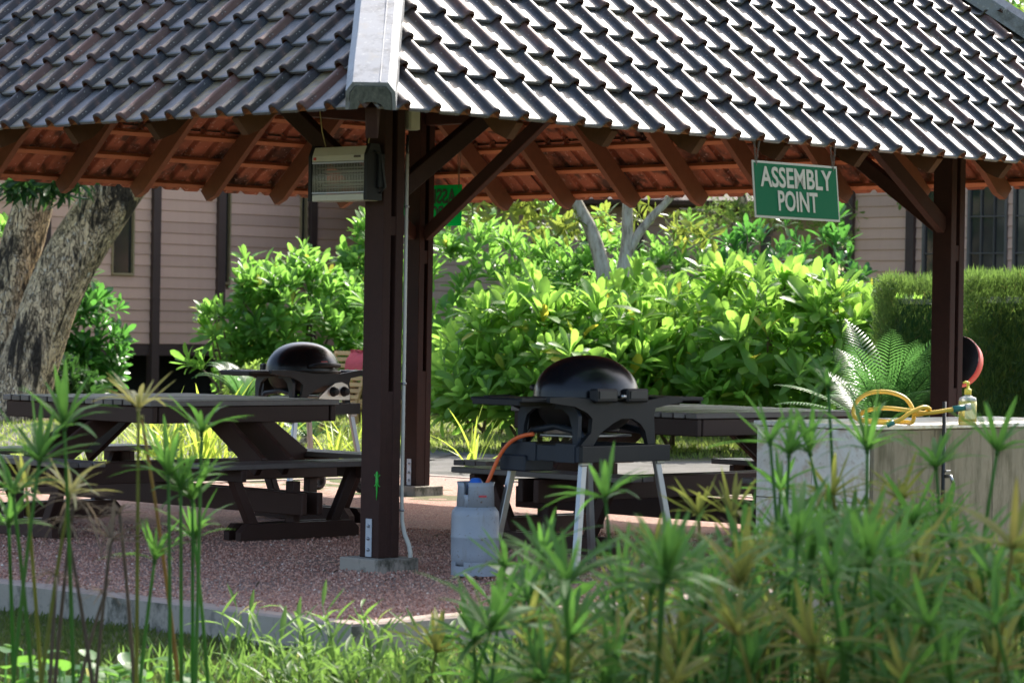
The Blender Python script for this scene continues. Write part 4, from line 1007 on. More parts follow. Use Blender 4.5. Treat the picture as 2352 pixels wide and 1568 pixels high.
def bush(name, label, cat, c, rx, ry, H, L, n, per, mat, tpls=OBOV, n_obj=300, group=None, z0=.42, stems=9, bump=.22, inner=.25, spread=(10, 66), zmin=.05):
    c = V3(c); root = thing(name, label, cat, tuple(c), group)
    D = sample_dome(n); cc = c + UP * (H * z0); R = np.array([rx, ry, H * (1 - z0)])
    nz = np.array([noise.noise(Vector(d * 2.3) + Vector(c)) * bump * 1.6 + noise.noise(Vector(d * 5.5) + Vector(c) * 2) * bump for d in D])
    rf = np.where(np.random.rand(n) < inner, np.random.uniform(.55, .88, n), np.random.uniform(.88, 1.03, n)) * (1 + nz)
    R2 = np.where(D[:, 2:3] < 0, np.array([[rx, ry, H * z0 * .95]]), R[None])
    P = cc + D * R2 * rf[:, None]; P[:, 2] = np.maximum(P[:, 2], c[2] + zmin + .15 * np.random.rand(n))
    Ax = nrm(D * np.array([.75, .75, .6]) + np.array([0, 0, .85]) + np.random.normal(0, .22, (n, 3)))
    A, PP = rosettes(P, Ax, per, L, spread); emit(root, A, PP, tpls, mat, n_obj)
    for k in range(stems):
        i = random.randrange(n); q = P[i]; a = c + np.array([random.uniform(-.2, .2) * rx, random.uniform(-.2, .2) * ry, -.05])
        m = (a + q) / 2 + np.array([0, 0, .12 * H]); MB().tube([a, (a + m) / 2 + np.random.normal(0, .04, 3), m, (m + q) / 2 + np.random.normal(0, .03, 3), q], [.03, .026, .021, .016, .010], 6).build('branch', 'branch', root)
    return root
def gp(x, Y): q = pix(x, 700, Y); return np.array([q[0], q[1], float(gz(q[0], q[1]))])

# the large-leaved bushes behind the pavilion
bush('shrub', 'largest bright green broad-leaved bush filling the view behind the right table', 'bush', gp(1790, 37.2), 1.62, 1.3, 2.22, .37, 300, 11, 'leaf_scaevola', n_obj=300, stems=14)
bush('shrub', 'bright green broad-leaved bush right of the back post, behind the grill dome', 'bush', gp(1250, 36.8), 1.30, 1.1, 2.0, .37, 210, 11, 'leaf_scaevola', n_obj=300, stems=12)
bush('shrub', 'tall broad-leaved bush between the grill dome and the pale trunks', 'bush', gp(1530, 38.0), 1.0, 1.0, 2.0, .37, 110, 11, 'leaf_scaevola', n_obj=150, stems=6)
bush('shrub', 'light green glossy bush in front of the weatherboard wall, above the left grill', 'bush', gp(695, 45.0), 1.12, .95, 2.34, .28, 270, 11, 'leaf_small', n_obj=300, stems=12, bump=.32, z0=.55)
bush('shrub', 'small leafy side branch bush left of the left grill', 'bush', gp(525, 44.6), .62, .5, 1.70, .28, 36, 10, 'leaf_small', n_obj=200, stems=6, bump=.3, z0=.72)
bush('shrub', 'slim upright bush just left of the front post', 'bush', gp(838, 46.5), .45, .5, 3.1, .29, 90, 11, 'leaf_small', n_obj=150, stems=4, z0=.6)
bush('shrub', 'light green bush far back right of the back post', 'bush', gp(1120, 43.0), 1.75, 1.2, 3.15, .27, 330, 10, 'leaf_small', n_obj=260, stems=8)
bush('shrub', 'light green bush far back under the hanging yellow leaves', 'bush', gp(1340, 42.0), 1.25, 1.1, 2.85, .27, 210, 10, 'leaf_small', n_obj=200, stems=8)
bush('shrub', 'deep green upright bush below the hanging sign', 'bush', gp(1760, 42.5), 1.25, 1.0, 2.75, .27, 230, 11, 'leaf_deep', n_obj=250, stems=10, bump=.35)
bush('shrub', 'green bush between the pale forked tree and the sign', 'bush', gp(1560, 44.0), 1.2, 1.0, 2.95, .26, 200, 10, 'leaf_small', n_obj=150, stems=8)
bush('shrub', 'dark leafy bush left of the right house corner', 'bush', gp(1905, 43.5), .75, .8, 3.0, .27, 120, 11, 'leaf_deep', n_obj=150, stems=5, bump=.35)
bush('shrub', 'sunlit leafy bush at the left edge behind the leaning trunk', 'bush', gp(-25, 47), .78, .8, 3.2, .31, 130, 10, 'leaf_small', n_obj=200, stems=5)
bush('shrub', 'deep green bush right of the leaning trunk, before the dark stilts', 'bush', gp(160, 46.5), .78, .7, 2.3, .30, 150, 11, 'leaf_deep', n_obj=250, stems=6)
bush('shrub', 'low dark ground bush around the foot of the leaning trunk', 'bush', gp(60, 45.0), 1.1, .7, .95, .26, 100, 10, 'leaf_dark', n_obj=150, stems=4)

# pale forked tree with yellowing leaves
def foliage_cloud(root, blobs, n, L, mat, tpls, n_obj=0, per=6, name='leaf', droop=.3):
    tot = sum(b[1][0] * b[1][1] for b in blobs); As, Ps = [], []
    for c, r in blobs:
        k = max(6, int(n * r[0] * r[1] / tot)); D = np.random.normal(size=(k, 3)); D = nrm(D); rr = np.random.uniform(.45, 1.05, (k, 1))
        P = V3(c) + D * np.array(r) * rr; Ax = nrm(D + np.array([0, 0, .5 - droop * 2]) + np.random.normal(0, .4, (k, 3)))
        A, PP = rosettes(P, Ax, per, L, (30, 95)); As.append(A); Ps.append(PP)
    emit(root, np.concatenate(As), np.concatenate(Ps), tpls, mat, n_obj, name)
def limb(root, pts, r0, r1, mat, name='branch', n=10):
    pts = catmull([V3(p) for p in pts], 5); m = len(pts); MB().tube(pts, [r0 + (r1 - r0) * i / (m - 1) for i in range(m)], n).build(name, mat, root)
YG = 39.3; tb = gp(1395, YG)
pt = thing('tree', 'pale grey forked tree with yellowing leaves under the far eave', 'tree', tuple(tb))
limb(pt, [tb, pix(1400, 780, YG), pix(1388, 640, YG), pix(1362, 540, YG), pix(1325, 465, YG), pix(1290, 380, YG), pix(1230, 250, YG)], .14, .05, 'bark_pale', 'trunk')
limb(pt, [tb + np.array([.12, .1, 0]), pix(1410, 760, YG + .1), pix(1428, 640, YG), pix(1440, 560, YG), pix(1442, 460, YG), pix(1450, 350, YG)], .12, .06, 'bark_pale', 'trunk')
limb(pt, [pix(1438, 590, YG), pix(1465, 540, YG), pix(1500, 495, YG), pix(1540, 455, YG), pix(1600, 380, YG - .3)], .07, .04, 'bark_pale')
foliage_cloud(pt, [(pix(x, y, YG + dy), (r, r * .8, r * .6)) for x, y, dy, r in ((1120, 478, -.6, .40), (1200, 490, -.3, .40), (1270, 510, .1, .42), (1330, 520, .3, .3), (1420, 500, .5, .28), (1490, 490, .4, .25), (1560, 520, .2, .2), (1610, 540, .2, .18), (1260, 350, 0, .9), (1450, 330, 0, .9), (1600, 330, 0, .8), (1120, 330, 0, .8), (1360, 200, 0, 1.1))], 330, .22, 'leaf_yellowish', OBOV, 200)
# feathery tree at the right of the far gap
Yf = 46.0; fb = gp(1680, Yf); ft = thing('tree', 'feathery light green tree seen between the sign and the yellow leaves', 'tree', tuple(fb))
limb(ft, [fb, pix(1690, 700, Yf), pix(1720, 560, Yf), pix(1700, 420, Yf), pix(1690, 200, Yf)], .12, .05, 'bark', 'trunk')
limb(ft, [pix(1720, 540, Yf), pix(1640, 490, Yf), pix(1560, 480, Yf)], .05, .015, 'bark'); limb(ft, [pix(1715, 560, Yf), pix(1830, 500, Yf), pix(1920, 470, Yf)], .05, .015, 'bark')
foliage_cloud(ft, [(pix(x, y, Yf + dy), (r, r, r * .45)) for x, y, dy, r in ((1620, 500, 0, .6), (1700, 480, .2, .6), (1780, 500, 0, .6), (1860, 490, 0, .6), (1900, 540, .3, .5), (1880, 600, .2, .4), (1700, 380, 0, 1.0), (1850, 380, 0, 1.0), (1560, 400, 0, .9), (1760, 250, 0, 1.2))], 1100, .085, 'leaf_fine', LANC, 0, 9)
# distant trees closing the view
def big_tree(label, base, H, R, mat, n, L=.3, th=.28, seed=1, group='tall trees behind the houses', low=.35):
    random.seed(seed); base = V3(base); root = thing('tree', label, 'tree', tuple(base), group)
    limb(root, [base - UP * .1, base + np.array([random.uniform(-.3, .3), 0, H * .3]), base + np.array([random.uniform(-.5, .5), 0, H * .6]), base + UP * H * .85], th, th * .3, 'bark', 'trunk')
    bl = []
    for k in range(11):
        a = random.uniform(0, 6.28); rr = R * random.uniform(.2, .72); z = H * random.uniform(low, .92); r = R * random.uniform(.34, .52)
        p = base + np.array([rr * math.cos(a), rr * math.sin(a), z]); bl.append((p, (r, r, r * .75)))
        limb(root, [base + UP * z * .6, (base + UP * z * .75 + p) / 2 + UP * .1, p], th * .35, .03, 'bark', 'branch', 6)
    foliage_cloud(root, bl, n, L, mat, OBOV if L > .2 else LANC, 0, 8); return root
big_tree('tall dark tree behind the left house', (-14, 60, 0), 11, 5, 'leaf_dark', 900, .4, .35, 2)
big_tree('tall green tree behind the far brown house, left side', (-3.0, 60, 0), 12, 5.5, 'leaf_deep', 1000, .42, .35, 3)
big_tree('tall green tree behind the far brown house, right side', (6.0, 62, 0), 12, 6, 'leaf_deep', 1000, .42, .35, 4)
big_tree('tall dark tree behind the gap between the houses', (1.2, 66, 0), 13, 6.5, 'leaf_dark', 1000, .45, .4, 8, low=.12)
big_tree('leafy tree showing above the right hip of the roof', (10.2, 49, 0), 13, 6.2, 'leaf_fine', 2600, .22, .4, 6, low=.25)
wood = []
for k in range(46):
    x = -34 + 68 * (k + random.random()) / 46; r = random.uniform(2.2, 3.6); wood.append((np.array([x, random.uniform(74, 82), random.uniform(1.2, 9)]), (r, r * .6, r * .9)))
As, Ps = [], []
for c_, r_ in wood:
    D = nrm(np.random.normal(size=(75, 3))); A_, P_ = rosettes(c_ + D * np.array(r_) * np.random.uniform(.5, 1, (75, 1)), nrm(D + np.array([0, 0, .4])), 8, .8, (20, 90)); As.append(A_); Ps.append(P_)
v, f = scatter(OBOV[0][0], OBOV[0][1], np.concatenate(As), np.concatenate(Ps))
tag(link('far_wood', np_mesh('far_wood', v, f, 'leaf_dark'), (0, 0, 0), kind='stuff'), 'dark green wood closing the view far behind the houses', 'wood')
random.seed(5)

# the big leaning trunk at left
def bark_trunk(root, pts, r0, r1, seed, name='trunk', n=44):
    pts = catmull([V3(p) for p in pts], 14); m = len(pts); vs = []; x = None
    for i, p in enumerate(pts):
        d = pts[min(i + 1, m - 1)] - pts[max(i - 1, 0)]; d /= np.linalg.norm(d); x = np.cross(d, [0, 1., 0]) if x is None else x - d * np.dot(x, d); x /= np.linalg.norm(x); y = np.cross(d, x)
        t = i / (m - 1); R = r0 + (r1 - r0) * t ** .7; R *= 1 + .5 * max(0, .12 - t) / .12
        for k in range(n):
            a = 2 * math.pi * k / n; q = p + (x * math.cos(a) + y * math.sin(a)) * R
            s = 1 + .10 * noise.noise((math.cos(a) * 1.6, math.sin(a) * 1.6, i * .05 + seed)) + .055 * noise.noise((math.cos(a) * 7, math.sin(a) * 7, i * .10 + seed)) - .035 * abs(noise.noise((math.cos(a) * 14, math.sin(a) * 14, i * .22 + seed)))
            vs.append(p + (q - p) * s)
    fs = [(i * n + k, i * n + (k + 1) % n, (i + 1) * n + (k + 1) % n, (i + 1) * n + k) for i in range(m - 1) for k in range(n)]
    MB().add(vs, fs, 0, True).build(name, 'bark', root)
YT = 44.0; lb = gp(40, YT)
lt = thing('tree', 'thick leaning tree trunk with black streaked bark at the left edge', 'tree', tuple(lb))
bark_trunk(lt, [lb + np.array([-.1, 0, -.2]), pix(60, 860, YT), pix(100, 740, YT), pix(160, 600, YT), pix(232, 490, YT), pix(300, 400, YT - .1), pix(400, 250, YT - .3), pix(470, 50, YT - .4)], .47, .34, 0)
bark_trunk(lt, [lb + np.array([-.3, .3, .2]), pix(10, 800, YT + .5), pix(28, 680, YT + .6), pix(52, 560, YT + .7), pix(78, 460, YT + .7), pix(95, 330, YT + .8), pix(60, 100, YT + .8)], .37, .27, 7)
foliage_cloud(lt, [(pix(x, y, YT - .9), (r, r * .7, r * .5)) for x, y, r in ((20, 425, .32), (70, 430, .36), (110, 440, .3), (140, 425, .3), (175, 420, .22))], 34, .34, 'leaf_dark', LANC, 120, 7, droop=.6)
foliage_cloud(lt, [(pix(-160, 150, YT), (2.2, 2, 1.2)), (pix(-50, 0, YT + .5), (2.2, 2, 1.1)), (pix(-400, 50, YT), (2.2, 2.2, 1.3)), (pix(100, -300, YT), (2.4, 2.2, 1.4))], 420, .36, 'leaf_deep', LANC, 0, 8)

# unseen tree added right of the foreground bed so its crown shades the sedges
st_ = big_tree('unseen spreading tree added right of the wash counter to shade the sedge bed', (5.3, 16.3, -.17), 10.0, 4.4, 'leaf_deep', 1600, .30, .26, 9, 'shade trees', low=.62)
random.seed(6)

# clipped hedges
def hedge(label, c, sx, sy, sz, n, X=(1., 0, 0), Y=(0, 1., 0)):
    c, X, Y = V3(c), V3(X), V3(Y); root = thing('hedge', label, 'hedge', tuple(c), 'clipped hedges')
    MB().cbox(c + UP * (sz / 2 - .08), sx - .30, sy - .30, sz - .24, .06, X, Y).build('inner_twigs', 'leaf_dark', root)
    P, D = [], []
    for k in range(n):
        f = random.random(); u, w, z = random.uniform(-.5, .5), random.uniform(-.5, .5), random.uniform(0, 1)
        if f < .5: p = (u, -.5, z); d = -Y
        elif f < .75: p = (-.5, w, z); d = -X
        else: p = (u, w, 1); d = UP
        j = random.uniform(-.16, .025) + .05 * noise.noise((u * 7 + c[0], w * 7, z * 5))
        P.append(c + X * p[0] * sx + Y * p[1] * sy + UP * p[2] * sz + d * j); D.append(d * .55 + UP * .75 + np.random.normal(0, .35, 3))
    P, D = np.array(P), np.array(D); A = frames(D, np.random.normal(size=D.shape)) * (np.random.uniform(.045, .10, (n, 1, 1)) * np.where(np.random.rand(n, 1, 1) < .04, 1.5, 1))
    T, F = leaf_tpl((.05, .05, .004), (0, .5, 1), -.2, .3); v, f = scatter(T, F, A, P)
    link('foliage', np_mesh('foliage', v - c, f, 'hedge_leaf'), c, root, 'stuff')
def hz(y, Y): return pix(2200, y, Y)[2]
q = pix(2300, 700, 29.2); hedge('near block of clipped feathery hedge at the right edge', (q[0] + .45, q[1] + .9, -.03), 1.55, 1.9, hz(632, 29.0) + .03, 34000)
q = pix(2100, 700, 33.0); hedge('farther length of clipped hedge behind the cycad fronds', (q[0] + .92, q[1] + .4, -.03), 2.5, .9, hz(646, 33.0) + .03, 32000)

# cycads
def cycad(label, c, n, L, droop, az=(0, 360), h=.15, group='cycads', el=(15, 75)):
    c = V3(c); root = thing('cycad', label, 'cycad', tuple(c), group)
    MB().lathe([(.10, 0), (.13, h * .5), (.11, h), (.04, h + .05)], c, 12).build('trunk', 'bark', root)
    T, F = leaf_tpl((.028, .04, .028, .002), (0, .3, .7, 1), -.35, .3)
    for k in range(n):
        a = rad(random.uniform(*az)); e = rad(random.uniform(*el)); l = L * random.uniform(.8, 1.1); hd = np.array([math.cos(a), math.sin(a), 0]); pts = []
        m = 34; p = c + UP * h
        for i in range(m):
            t = i / (m - 1); ee = e - droop * t * t; pts.append(p.copy()); p = p + (hd * math.cos(ee) + UP * math.sin(ee)) * l / m
        b = MB().tube(pts, [.012 * (1 - .8 * i / m) for i in range(m)], 5, False)
        fr_ = b.build('frond', 'cycad_leaf', root)
        As, Ps = [], []
        for i in range(3, m):
            d = pts[i] - pts[i - 1]; d /= np.linalg.norm(d); sdv = np.cross(d, UP); sdv /= np.linalg.norm(sdv); t = i / m; u = np.cross(sdv, d)
            for j in (0,):
                for s in (-1, 1):
                    dd = sdv * s * .9 + d * (.45 + .3 * t) + u * .25; ll = .16 * L / .9 * math.sin(math.pi * min(.97, .12 + t * .9)) ** .6
                    As.append(frames(dd[None], u[None])[0] * ll); Ps.append(pts[i - 1] * (1 - j) + pts[i] * j)
        v, f = scatter(T, F, np.array(As), np.array(Ps)); lo = np.array(WLOC[fr_.name])
        link('leaflets', np_mesh('leaflets', v - lo, f, 'cycad_leaf'), lo, fr_)
cq = gp(2035, 30.0); cycad('large cycad with arching comb-like fronds before the hedge', cq, 20, 1.45, .8, h=.45, el=(30, 80))
cq = gp(560, 40.0); cycad('cycad with drooping silvery fronds left of the left grill', cq, 11, 1.0, 1.6, h=.45, el=(45, 80))
cq = gp(715, 37.5); cycad('small cycad under the left grill stand', cq, 9, .8, .9, h=.1)

# strap-leaved tufts on the sunlit lawn
def strap(label, c, n, L, mat='strap_leaf'):
    c = V3(c); root = thing('strap_plant', label, 'plant', tuple(c), 'strap-leaved tufts on the lawn')
    a = np.random.uniform(0, 6.28, n); e = np.radians(np.random.uniform(48, 88, n)); D = np.stack([np.cos(a) * np.cos(e), np.sin(a) * np.cos(e), np.sin(e)], -1)
    A = frames(D, np.array([[0, 0, 1.]]) - D * D[:, 2:3] + 1e-4) * (L * np.random.uniform(.6, 1.1, (n, 1, 1))); P = c + np.random.normal(0, .06, (n, 3)) * np.array([1, 1, 0])
    ms = leaf_meshes(BLADE, mat)
    for i in range(n): inst('leaf', ms[random.randrange(3)], Matrix([list(A[i][r]) + [P[i][r]] for r in range(3)] + [[0, 0, 0, 1]]), root, WLOC[root.name])
for x, Y, n, L, lab in ((345, 33.5, 22, .70, 'yellow-green strap-leaved tuft under the left table, leftmost of the row'), (390, 31.8, 26, .75, 'yellow-green strap-leaved tuft in the middle under the left table'), (440, 33.2, 22, .7, 'strap-leaved tuft on the lawn between the left table legs'),
                        (505, 32.0, 26, .62, 'strap-leaved tuft just left of the left table leg'), (610, 32.6, 24, .6, 'strap-leaved tuft behind the left grill leg'), (640, 34, 20, .7, 'strap-leaved tuft between the left grill legs'), (770, 32.3, 24, .6, 'strap-leaved tuft under the knob side of the left grill'), (820, 33.6, 22, .7, 'strap-leaved tuft close left of the front post'),
                        (470, 30.8, 12, 1.05, 'tall thin strap leaves standing before the dark stilts'), (390, 30.9, 7, .95, 'single tall blades left of the house stilts'), (1095, 31.5, 14, .75, 'thin reed tuft right of the back post by the bush')):
    strap(lab, gp(x, Y), n, L)
fq = gp(620, 41.0); bush('shrub', 'small yellow-green shrub under the left grill shelf', 'bush', fq, .55, .5, .95, .13, 90, 9, 'leaf_fine', OBOV, 100, stems=3)

# lawn blades far (sunlit) and short grass in front of the kerb
def grass(label, name, n, fx, hgt, mat, wmul=1.0):
    P = fx(n); k = len(P); D = np.random.normal(0, .45, (k, 3)); D[:, 2] = 1; A = frames(D, np.random.normal(size=(k, 3))) * (np.random.uniform(.5, 1.2, (k, 1, 1)) * hgt); A[:, :, 0] *= wmul
    T, F = leaf_tpl((.04, .045, .03, .002), (0, .35, .75, 1), -.3, .4); v, f = scatter(T, F, A, P)
    tag(link(name, np_mesh(name, v, f, mat), (0, 0, 0), kind='stuff'), label, 'grass')
def far_pts(n):
    Y = np.random.uniform(29, 50, n * 2); X = np.random.uniform(-.19, .19, n * 2) * Y; keep = (Y > 35.5) | (X < -1.3)
    d = np.abs((X - PC[0])) + np.abs(Y - PC[1]); keep &= d > HALF * 1.414 + .15; X, Y = X[keep][:n], Y[keep][:n]; return np.stack([X, Y, gz(X, Y)], -1)
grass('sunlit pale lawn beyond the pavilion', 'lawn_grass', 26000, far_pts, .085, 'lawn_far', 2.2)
def near_pts(n):
    Y = np.random.uniform(12.2, 20, n * 4); X = np.random.uniform(-.19, .19, n * 4) * Y; d = np.abs((X - PC[0])) + np.abs(Y - PC[1]); keep = d > HALF * 1.414 + .02; X, Y = X[keep][:n], Y[keep][:n]; return np.stack([X, Y, gz(X, Y) - .01], -1)
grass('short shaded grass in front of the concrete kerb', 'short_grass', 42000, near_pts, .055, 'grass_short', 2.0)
def mid_pts(n):
    Y = 14.15 + np.random.normal(0, .40, n); X = -.35 + np.random.normal(0, .85, n); d = np.abs((X - PC[0])) + np.abs(Y - PC[1]); keep = (d > HALF * 1.414 + .03) & (X > -1.9); X, Y = X[keep], Y[keep]; return np.stack([X, Y, gz(X, Y) - .01], -1)
grass('taller sunlit grass blades before the kerb corner', 'tall_grass', 1400, mid_pts, .17, 'grass_blade', 1.1)

# leaf litter on the gravel
Lp = []
while len(Lp) < 160:
    a_, b_ = random.uniform(-HALF + .3, HALF - .3), random.uniform(-HALF + .3, HALF - .3); q = PC + DR * a_ + DL * b_
    if abs(q[0]) < .18 * q[1]: Lp.append((q[0], q[1], .006))
Lp = np.array(Lp); D = np.random.normal(size=(160, 3)) * np.array([1, 1, .12]); A = frames(D, np.array([[0, 0, 1.]]) + np.random.normal(0, .25, (160, 3))) * np.random.uniform(.03, .08, (160, 1, 1))
v, f = scatter(LANC[1][0], LANC[1][1], A, Lp); tag(link('leaf_litter', np_mesh('leaf_litter', v, f, 'sedge_dry'), (0, 0, 0), kind='stuff'), 'scattered dry brown leaves lying on the gravel', 'leaves')
# weeds with lance-shaped leaves in the sun by the kerb corner
WP = [(560, 14.4, .36), (740, 14.0, .40), (800, 13.6, .42), (880, 14.1, .40), (950, 13.8, .36), (1010, 14.2, .34), (640, 13.7, .30), (700, 13.4, .28), (1060, 13.5, .30), (840, 13.2, .26), (940, 13.2, .24)]
WL = ['leftmost weed with narrow pale leaves before the left kerb', 'weed with long lance leaves left of the kerb corner', 'tall lance-leaved weed right at the kerb corner', 'lance-leaved weed right of the kerb corner', 'lance-leaved weed two steps right of the kerb corner', 'lance-leaved weed against the right kerb by the sedges', 'low weed in the sunlit grass left of centre', 'short weed at the lower edge left of the kerb corner', 'weed at the lower edge touching the olive sedges', 'short bright weed below the kerb corner', 'small weed low in front of the right kerb']
for (x, Y, h), lab in zip(WP, WL):
    c = gp(x, Y); root = thing('weed', lab, 'weed', tuple(c), 'sunlit weeds before the kerb'); ms = leaf_meshes(LANC, 'grass_blade'); A, P = [], []
    for s in range(4):
        a = random.uniform(0, 6.28); tip = c + np.array([math.cos(a) * .10, math.sin(a) * .10, h * random.uniform(.6, 1)]); b0 = c + np.array([math.cos(a) * .02, math.sin(a) * .02, -.02])
        MB().tube([b0, (b0 + tip) / 2 + np.array([0, 0, .03]), tip], [.004, .0035, .002], 5).build('stem', 'grass_blade', root)
        for k in range(6):
            t = .25 + .75 * k / 5; p = b0 * (1 - t) + tip * t; ph = k * 2.4 + s; e = rad(random.uniform(20, 65)); d = np.array([math.cos(ph) * math.cos(e), math.sin(ph) * math.cos(e), math.sin(e)])
            A.append(frames(d[None], np.array([[0, 0, 1.]]))[0] * random.uniform(.11, .19) * np.array([[.75, 1, 1]])); P.append(p)
    for a_, p_ in zip(A, P): inst('leaf', ms[random.randrange(3)], Matrix([list(a_[r]) + [p_[r]] for r in range(3)] + [[0, 0, 0, 1]]), root, WLOC[root.name])
# round-leaved creepers
def creeper(label, spots, size):
    c = gp(*spots[0]); root = thing('creeper', label, 'plant', tuple(c), 'round-leaved creepers'); ms = leaf_meshes(ROUND, 'round_leaf')
    for (x, Y) in spots:
        for k in range(7):
            b = gp(x + random.uniform(-45, 45), Y + random.uniform(-.3, .3)); t = b + UP * random.uniform(.08, .22); a = random.uniform(0, 6.28); e = rad(random.uniform(-25, 35)); d = np.array([math.cos(a) * math.cos(e), math.sin(a) * math.cos(e), math.sin(e)])
            A = frames(d[None], np.array([[0, 0, 1.]]))[0] * size * random.uniform(.7, 1.2); inst('leaf', ms[random.randrange(3)], Matrix([list(A[r]) + [t[r]] for r in range(3)] + [[0, 0, 0, 1]]), root, WLOC[root.name])
            MB().tube([b - UP * .02, t], .004, 4).build('stalk', 'round_leaf', root)
creeper('round-leaved creeper along the lower left edge', [(30, 12.9), (70, 13.2), (110, 12.6), (150, 13.1), (190, 12.8), (230, 13.2), (260, 12.5), (300, 13.0), (330, 12.7), (370, 13.1), (400, 12.4), (440, 12.9)], .11)
def broad(label, c, n, size, h):
    c = V3(c); root = thing('broad_leaf_plant', label, 'plant', tuple(c), 'broad-leaved plants among the sedges'); ms = leaf_meshes(ROUND, 'round_leaf')
    for k in range(n):
        a = random.uniform(0, 6.28); t = c + np.array([math.cos(a) * .22, math.sin(a) * .15, h * random.uniform(.75, 1.05)]); e = rad(random.uniform(-20, 40)); d = np.array([math.cos(a) * math.cos(e), math.sin(a) * math.cos(e), math.sin(e)])
        A = frames(d[None], np.array([[0, 0, 1.]]))[0] * size * random.uniform(.7, 1.2); inst('leaf', ms[random.randrange(3)], Matrix([list(A[r]) + [t[r]] for r in range(3)] + [[0, 0, 0, 1]]), root, WLOC[root.name])
        MB().tube([c, (c + t) / 2 + UP * .05, t], .006, 5).build('stalk', 'round_leaf', root)
broad('broad-leaved plant in front of the right grill legs', gp(1250, 12.6), 12, .16, .62); broad('broad-leaved plant below the pale counter end', gp(1560, 12.8), 10, .14, .60); broad('broad-leaved plant low beside the kerb at the sedge edge', gp(1170, 13.0), 8, .13, .35)

# ------------------------------------------------------------------ umbrella sedges
RAY = {}
def umbel(root, c, L, mat, n, spread, tilt, obj, droopy=False):
    """a whorl of narrow bracts round the stem's tip"""
    ax = nrm(np.array([tilt[0], tilt[1], 1.0])); e1 = nrm(np.cross(ax, [0, 1., .1])); e2 = np.cross(ax, e1); k = np.arange(n)
    ph = k * 2.39996 + random.uniform(0, 6) + np.random.normal(0, .15, n); th = np.radians(np.random.uniform(spread[0], spread[1], n))
    perp = e1 * np.cos(ph)[:, None] + e2 * np.sin(ph)[:, None]; d = ax * np.cos(th)[:, None] + perp * np.sin(th)[:, None]; z = ax * np.sin(th)[:, None] - perp * np.cos(th)[:, None]
    s = L * np.random.uniform(.72, 1.12, n); A = np.stack([nrm(np.cross(d, z)), d, z], -1) * s[:, None, None]; P = np.tile(c, (n, 1))
    tp = DROOP if droopy else BRACT; var = np.random.randint(0, len(tp), n)
    if obj:
        ms = leaf_meshes(tp, mat); u = MB().lathe([(.0001, -.012), (.008, -.008), (.010, 0), (.007, .010), (.0001, .014)], c, 8).build('umbel', mat, root)
        for i in range(n):
            o = inst('bract', ms[var[i]], Matrix([list(A[i][r]) + [P[i][r]] for r in range(3)] + [[0, 0, 0, 1]]), u, WLOC[u.name])
    else:
        Vs, Fs, b = [], [], 0
        for q, (T, F) in enumerate(tp):
            sel = np.where(var == q)[0]
            if len(sel): v, f = scatter(T, F, A[sel], P[sel]); Vs.append(v); Fs.append(f + b); b += len(v)
        link('umbel', np_mesh('umbel', np.concatenate(Vs) - c, np.concatenate(Fs), mat), c, root)
BRACT = [leaf_tpl((.026, .044, .051, .044, .026, .002), (0, .18, .42, .68, .88, 1), c, .45) for c in (-.08, -.28, -.5, .06, -.8)]
DROOP = [leaf_tpl((.022, .036, .036, .028, .016, .002), (0, .18, .42, .68, .88, 1), c, .6) for c in (-.9, -1.25, -.6)]
SHORT = {'g': 'sedge_green', 'o': 'sedge_olive', 'y': 'sedge_yellow', 'd': 'sedge_dry'}
def sedge(label, base, spots, nobj):
    """spots: (x, y, depth, bract length, colour, [min spread, max spread])"""
    base = V3(base); root = thing('umbrella_sedge', label, 'sedge', tuple(base), 'umbrella sedge clumps in the foreground')
    done = 0
    for (x, y, Y, L, colr, *sp) in spots:
        c = pix(x, y, Y); mat = SHORT[colr]; n = random.randint(13, 19) if colr != 'd' else 12; spr = sp[0] if sp else (22, 88)
        b0 = base + np.array([random.uniform(-.16, .16), random.uniform(-.2, .2), -.02]) + np.array([(c[0] - base[0]) * .55, (Y - base[1]) * .85, 0])
        m = b0 * .5 + c * .5 + np.array([(b0[0] - c[0]) * .12, 0, .04]); tilt = nrm(c - m)
        obj = done + n <= nobj; done += n if obj else 0
        MB().tube(bez([b0, m, c], 8), [.0098 - .0004 * i for i in range(9)], 6).build('stem', mat if colr != 'y' else 'sedge_olive', root)
        umbel(root, c, L, mat, n, spr, (tilt[0] * .8, tilt[1] * .8), obj, colr == 'd' and random.random() < .8)
NAR = (12, 55); MID = (18, 75)
sedge('umbrella sedge clump at the left edge with yellowing umbels', gp(170, 11.6), [
    (318, 940, 11.8, .22, 'y', (25, 62)), (148, 985, 11.4, .27, 'g', (10, 70)), (90, 1062, 11.2, .27, 'g', (10, 70)), (30, 1135, 11.3, .22, 'g', (10, 70)), (160, 1138, 11.5, .20, 'y', (10, 65)), (20, 1205, 11.6, .17, 'g', (15, 80)),
    (170, 1150, 11.6, .18, 'd'), (255, 1240, 11.7, .16, 'd'), (130, 1322, 11.5, .13, 'd'), (240, 1365, 11.8, .12, 'd'), (275, 1180, 11.9, .15, 'd'), (60, 1120, 11.8, .16, 'o', MID), (150, 1195, 11.6, .15, 'd')], 150)
sedge('umbrella sedge clump of straight green stems left of the front post', gp(400, 11.7), [
    (463, 998, 12.0, .23, 'g', (12, 55)), (387, 1095, 11.8, .24, 'g', (12, 55)), (415, 1130, 11.9, .24, 'g', (12, 60)), (442, 1150, 12.0, .24, 'g', (15, 62)), (447, 1242, 12.1, .22, 'g', (10, 55)), (355, 1290, 12.0, .19, 'g', (10, 55)), (325, 960, 12.2, .02, 'o')], 150)
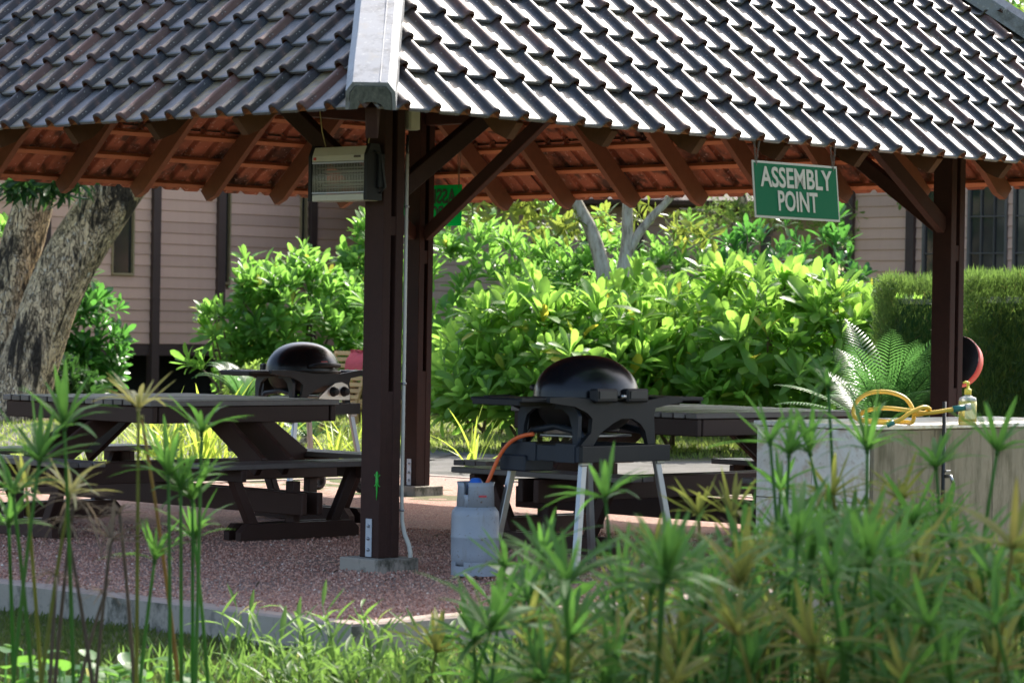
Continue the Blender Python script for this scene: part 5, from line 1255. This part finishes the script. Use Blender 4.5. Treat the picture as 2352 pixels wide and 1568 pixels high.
RT = [(1391, 1146, 10.8, .24, 'g'), (1250, 1285, 10.6, .22, 'g'), (1088, 1470, 10.9, .22, 'g'), (1769, 1019, 11.0, .24, 'g', (8, 75)), (1812, 1047, 11.2, .21, 'g', (8, 60)), (1861, 1043, 11.3, .20, 'g', (8, 55)), (1992, 1037, 11.0, .25, 'g', (8, 62)), (2290, 1040, 10.8, .24, 'g', (8, 60)), (2150, 1075, 11.2, .22, 'g', MID), (1902, 888, 11.6, .18, 'g', (15, 80)),
      (1605, 1183, 11.6, .19, 'o'), (1683, 1190, 11.5, .20, 'o', MID), (1792, 1128, 11.6, .19, 'g'), (1795, 1245, 11.2, .24, 'g', MID), (1913, 1138, 11.4, .21, 'o'), (2068, 1150, 11.3, .22, 'o', MID), (2097, 1200, 10.8, .24, 'g'), (1910, 1332, 8.8, .22, 'g', (10, 80)), (2105, 1382, 9.6, .22, 'o', MID), (2288, 1437, 8.8, .22, 'g', MID), (2183, 1490, 9.2, .20, 'g'), (1740, 1436, 10.0, .21, 'o'),
      (2245, 1268, 9.8, .22, 'g'), (1500, 1268, 11.4, .19, 'o'), (1215, 1432, 10.2, .22, 'o'), (1296, 1488, 10.2, .22, 'o'), (1415, 1500, 10.0, .22, 'o'), (1428, 1352, 10.4, .23, 'g'), (1160, 1300, 11.2, .20, 'g'), (1690, 1245, 11.4, .16, 'd')]
ENV = np.array([(1000, 1420), (1080, 1380), (1200, 1330), (1290, 1290), (1350, 1290), (1420, 1220), (1500, 1260), (1600, 1240), (1700, 1230), (1760, 1190), (1900, 1200), (2060, 1190), (2120, 1160), (2250, 1130), (2352, 1130), (2420, 1130)], float)
def fill(x0, x1, n):
    out = []
    for k in range(n):
        x = random.uniform(x0, x1); top = np.interp(x, ENV[:, 0], ENV[:, 1]); y = top + (1590 - top) * random.random() ** .75 + 20; Y = random.uniform(8.8, 12.8)
        out.append((x, y, Y, random.uniform(.18, .27), random.choice('ggggggggooo' if y > 1250 else 'gggggoo'), (10, 80)))
    return out
LR = ['umbrella sedge clump at the left end of the right bed, before the gravel', 'olive tinged umbrella sedge clump below the gas bottle', 'umbrella sedge clump in front of the right grill legs', 'dense umbrella sedge clump before the pale counter end', 'tall umbrella sedge clump before the counter corner', 'umbrella sedge clump at the right edge with olive umbels']
BX = [(1000, 1200), (1200, 1400), (1400, 1620), (1620, 1860), (1860, 2120), (2120, 2400)]
for (x0, x1), lab, n in zip(BX, LR, (4, 15, 26, 38, 46, 46)):
    sp = [q for q in RT if x0 <= q[0] < x1] + fill(x0, x1, n); bx_ = gp((x0 + x1) / 2, 10.8); sedge(lab, bx_, sp, 60)
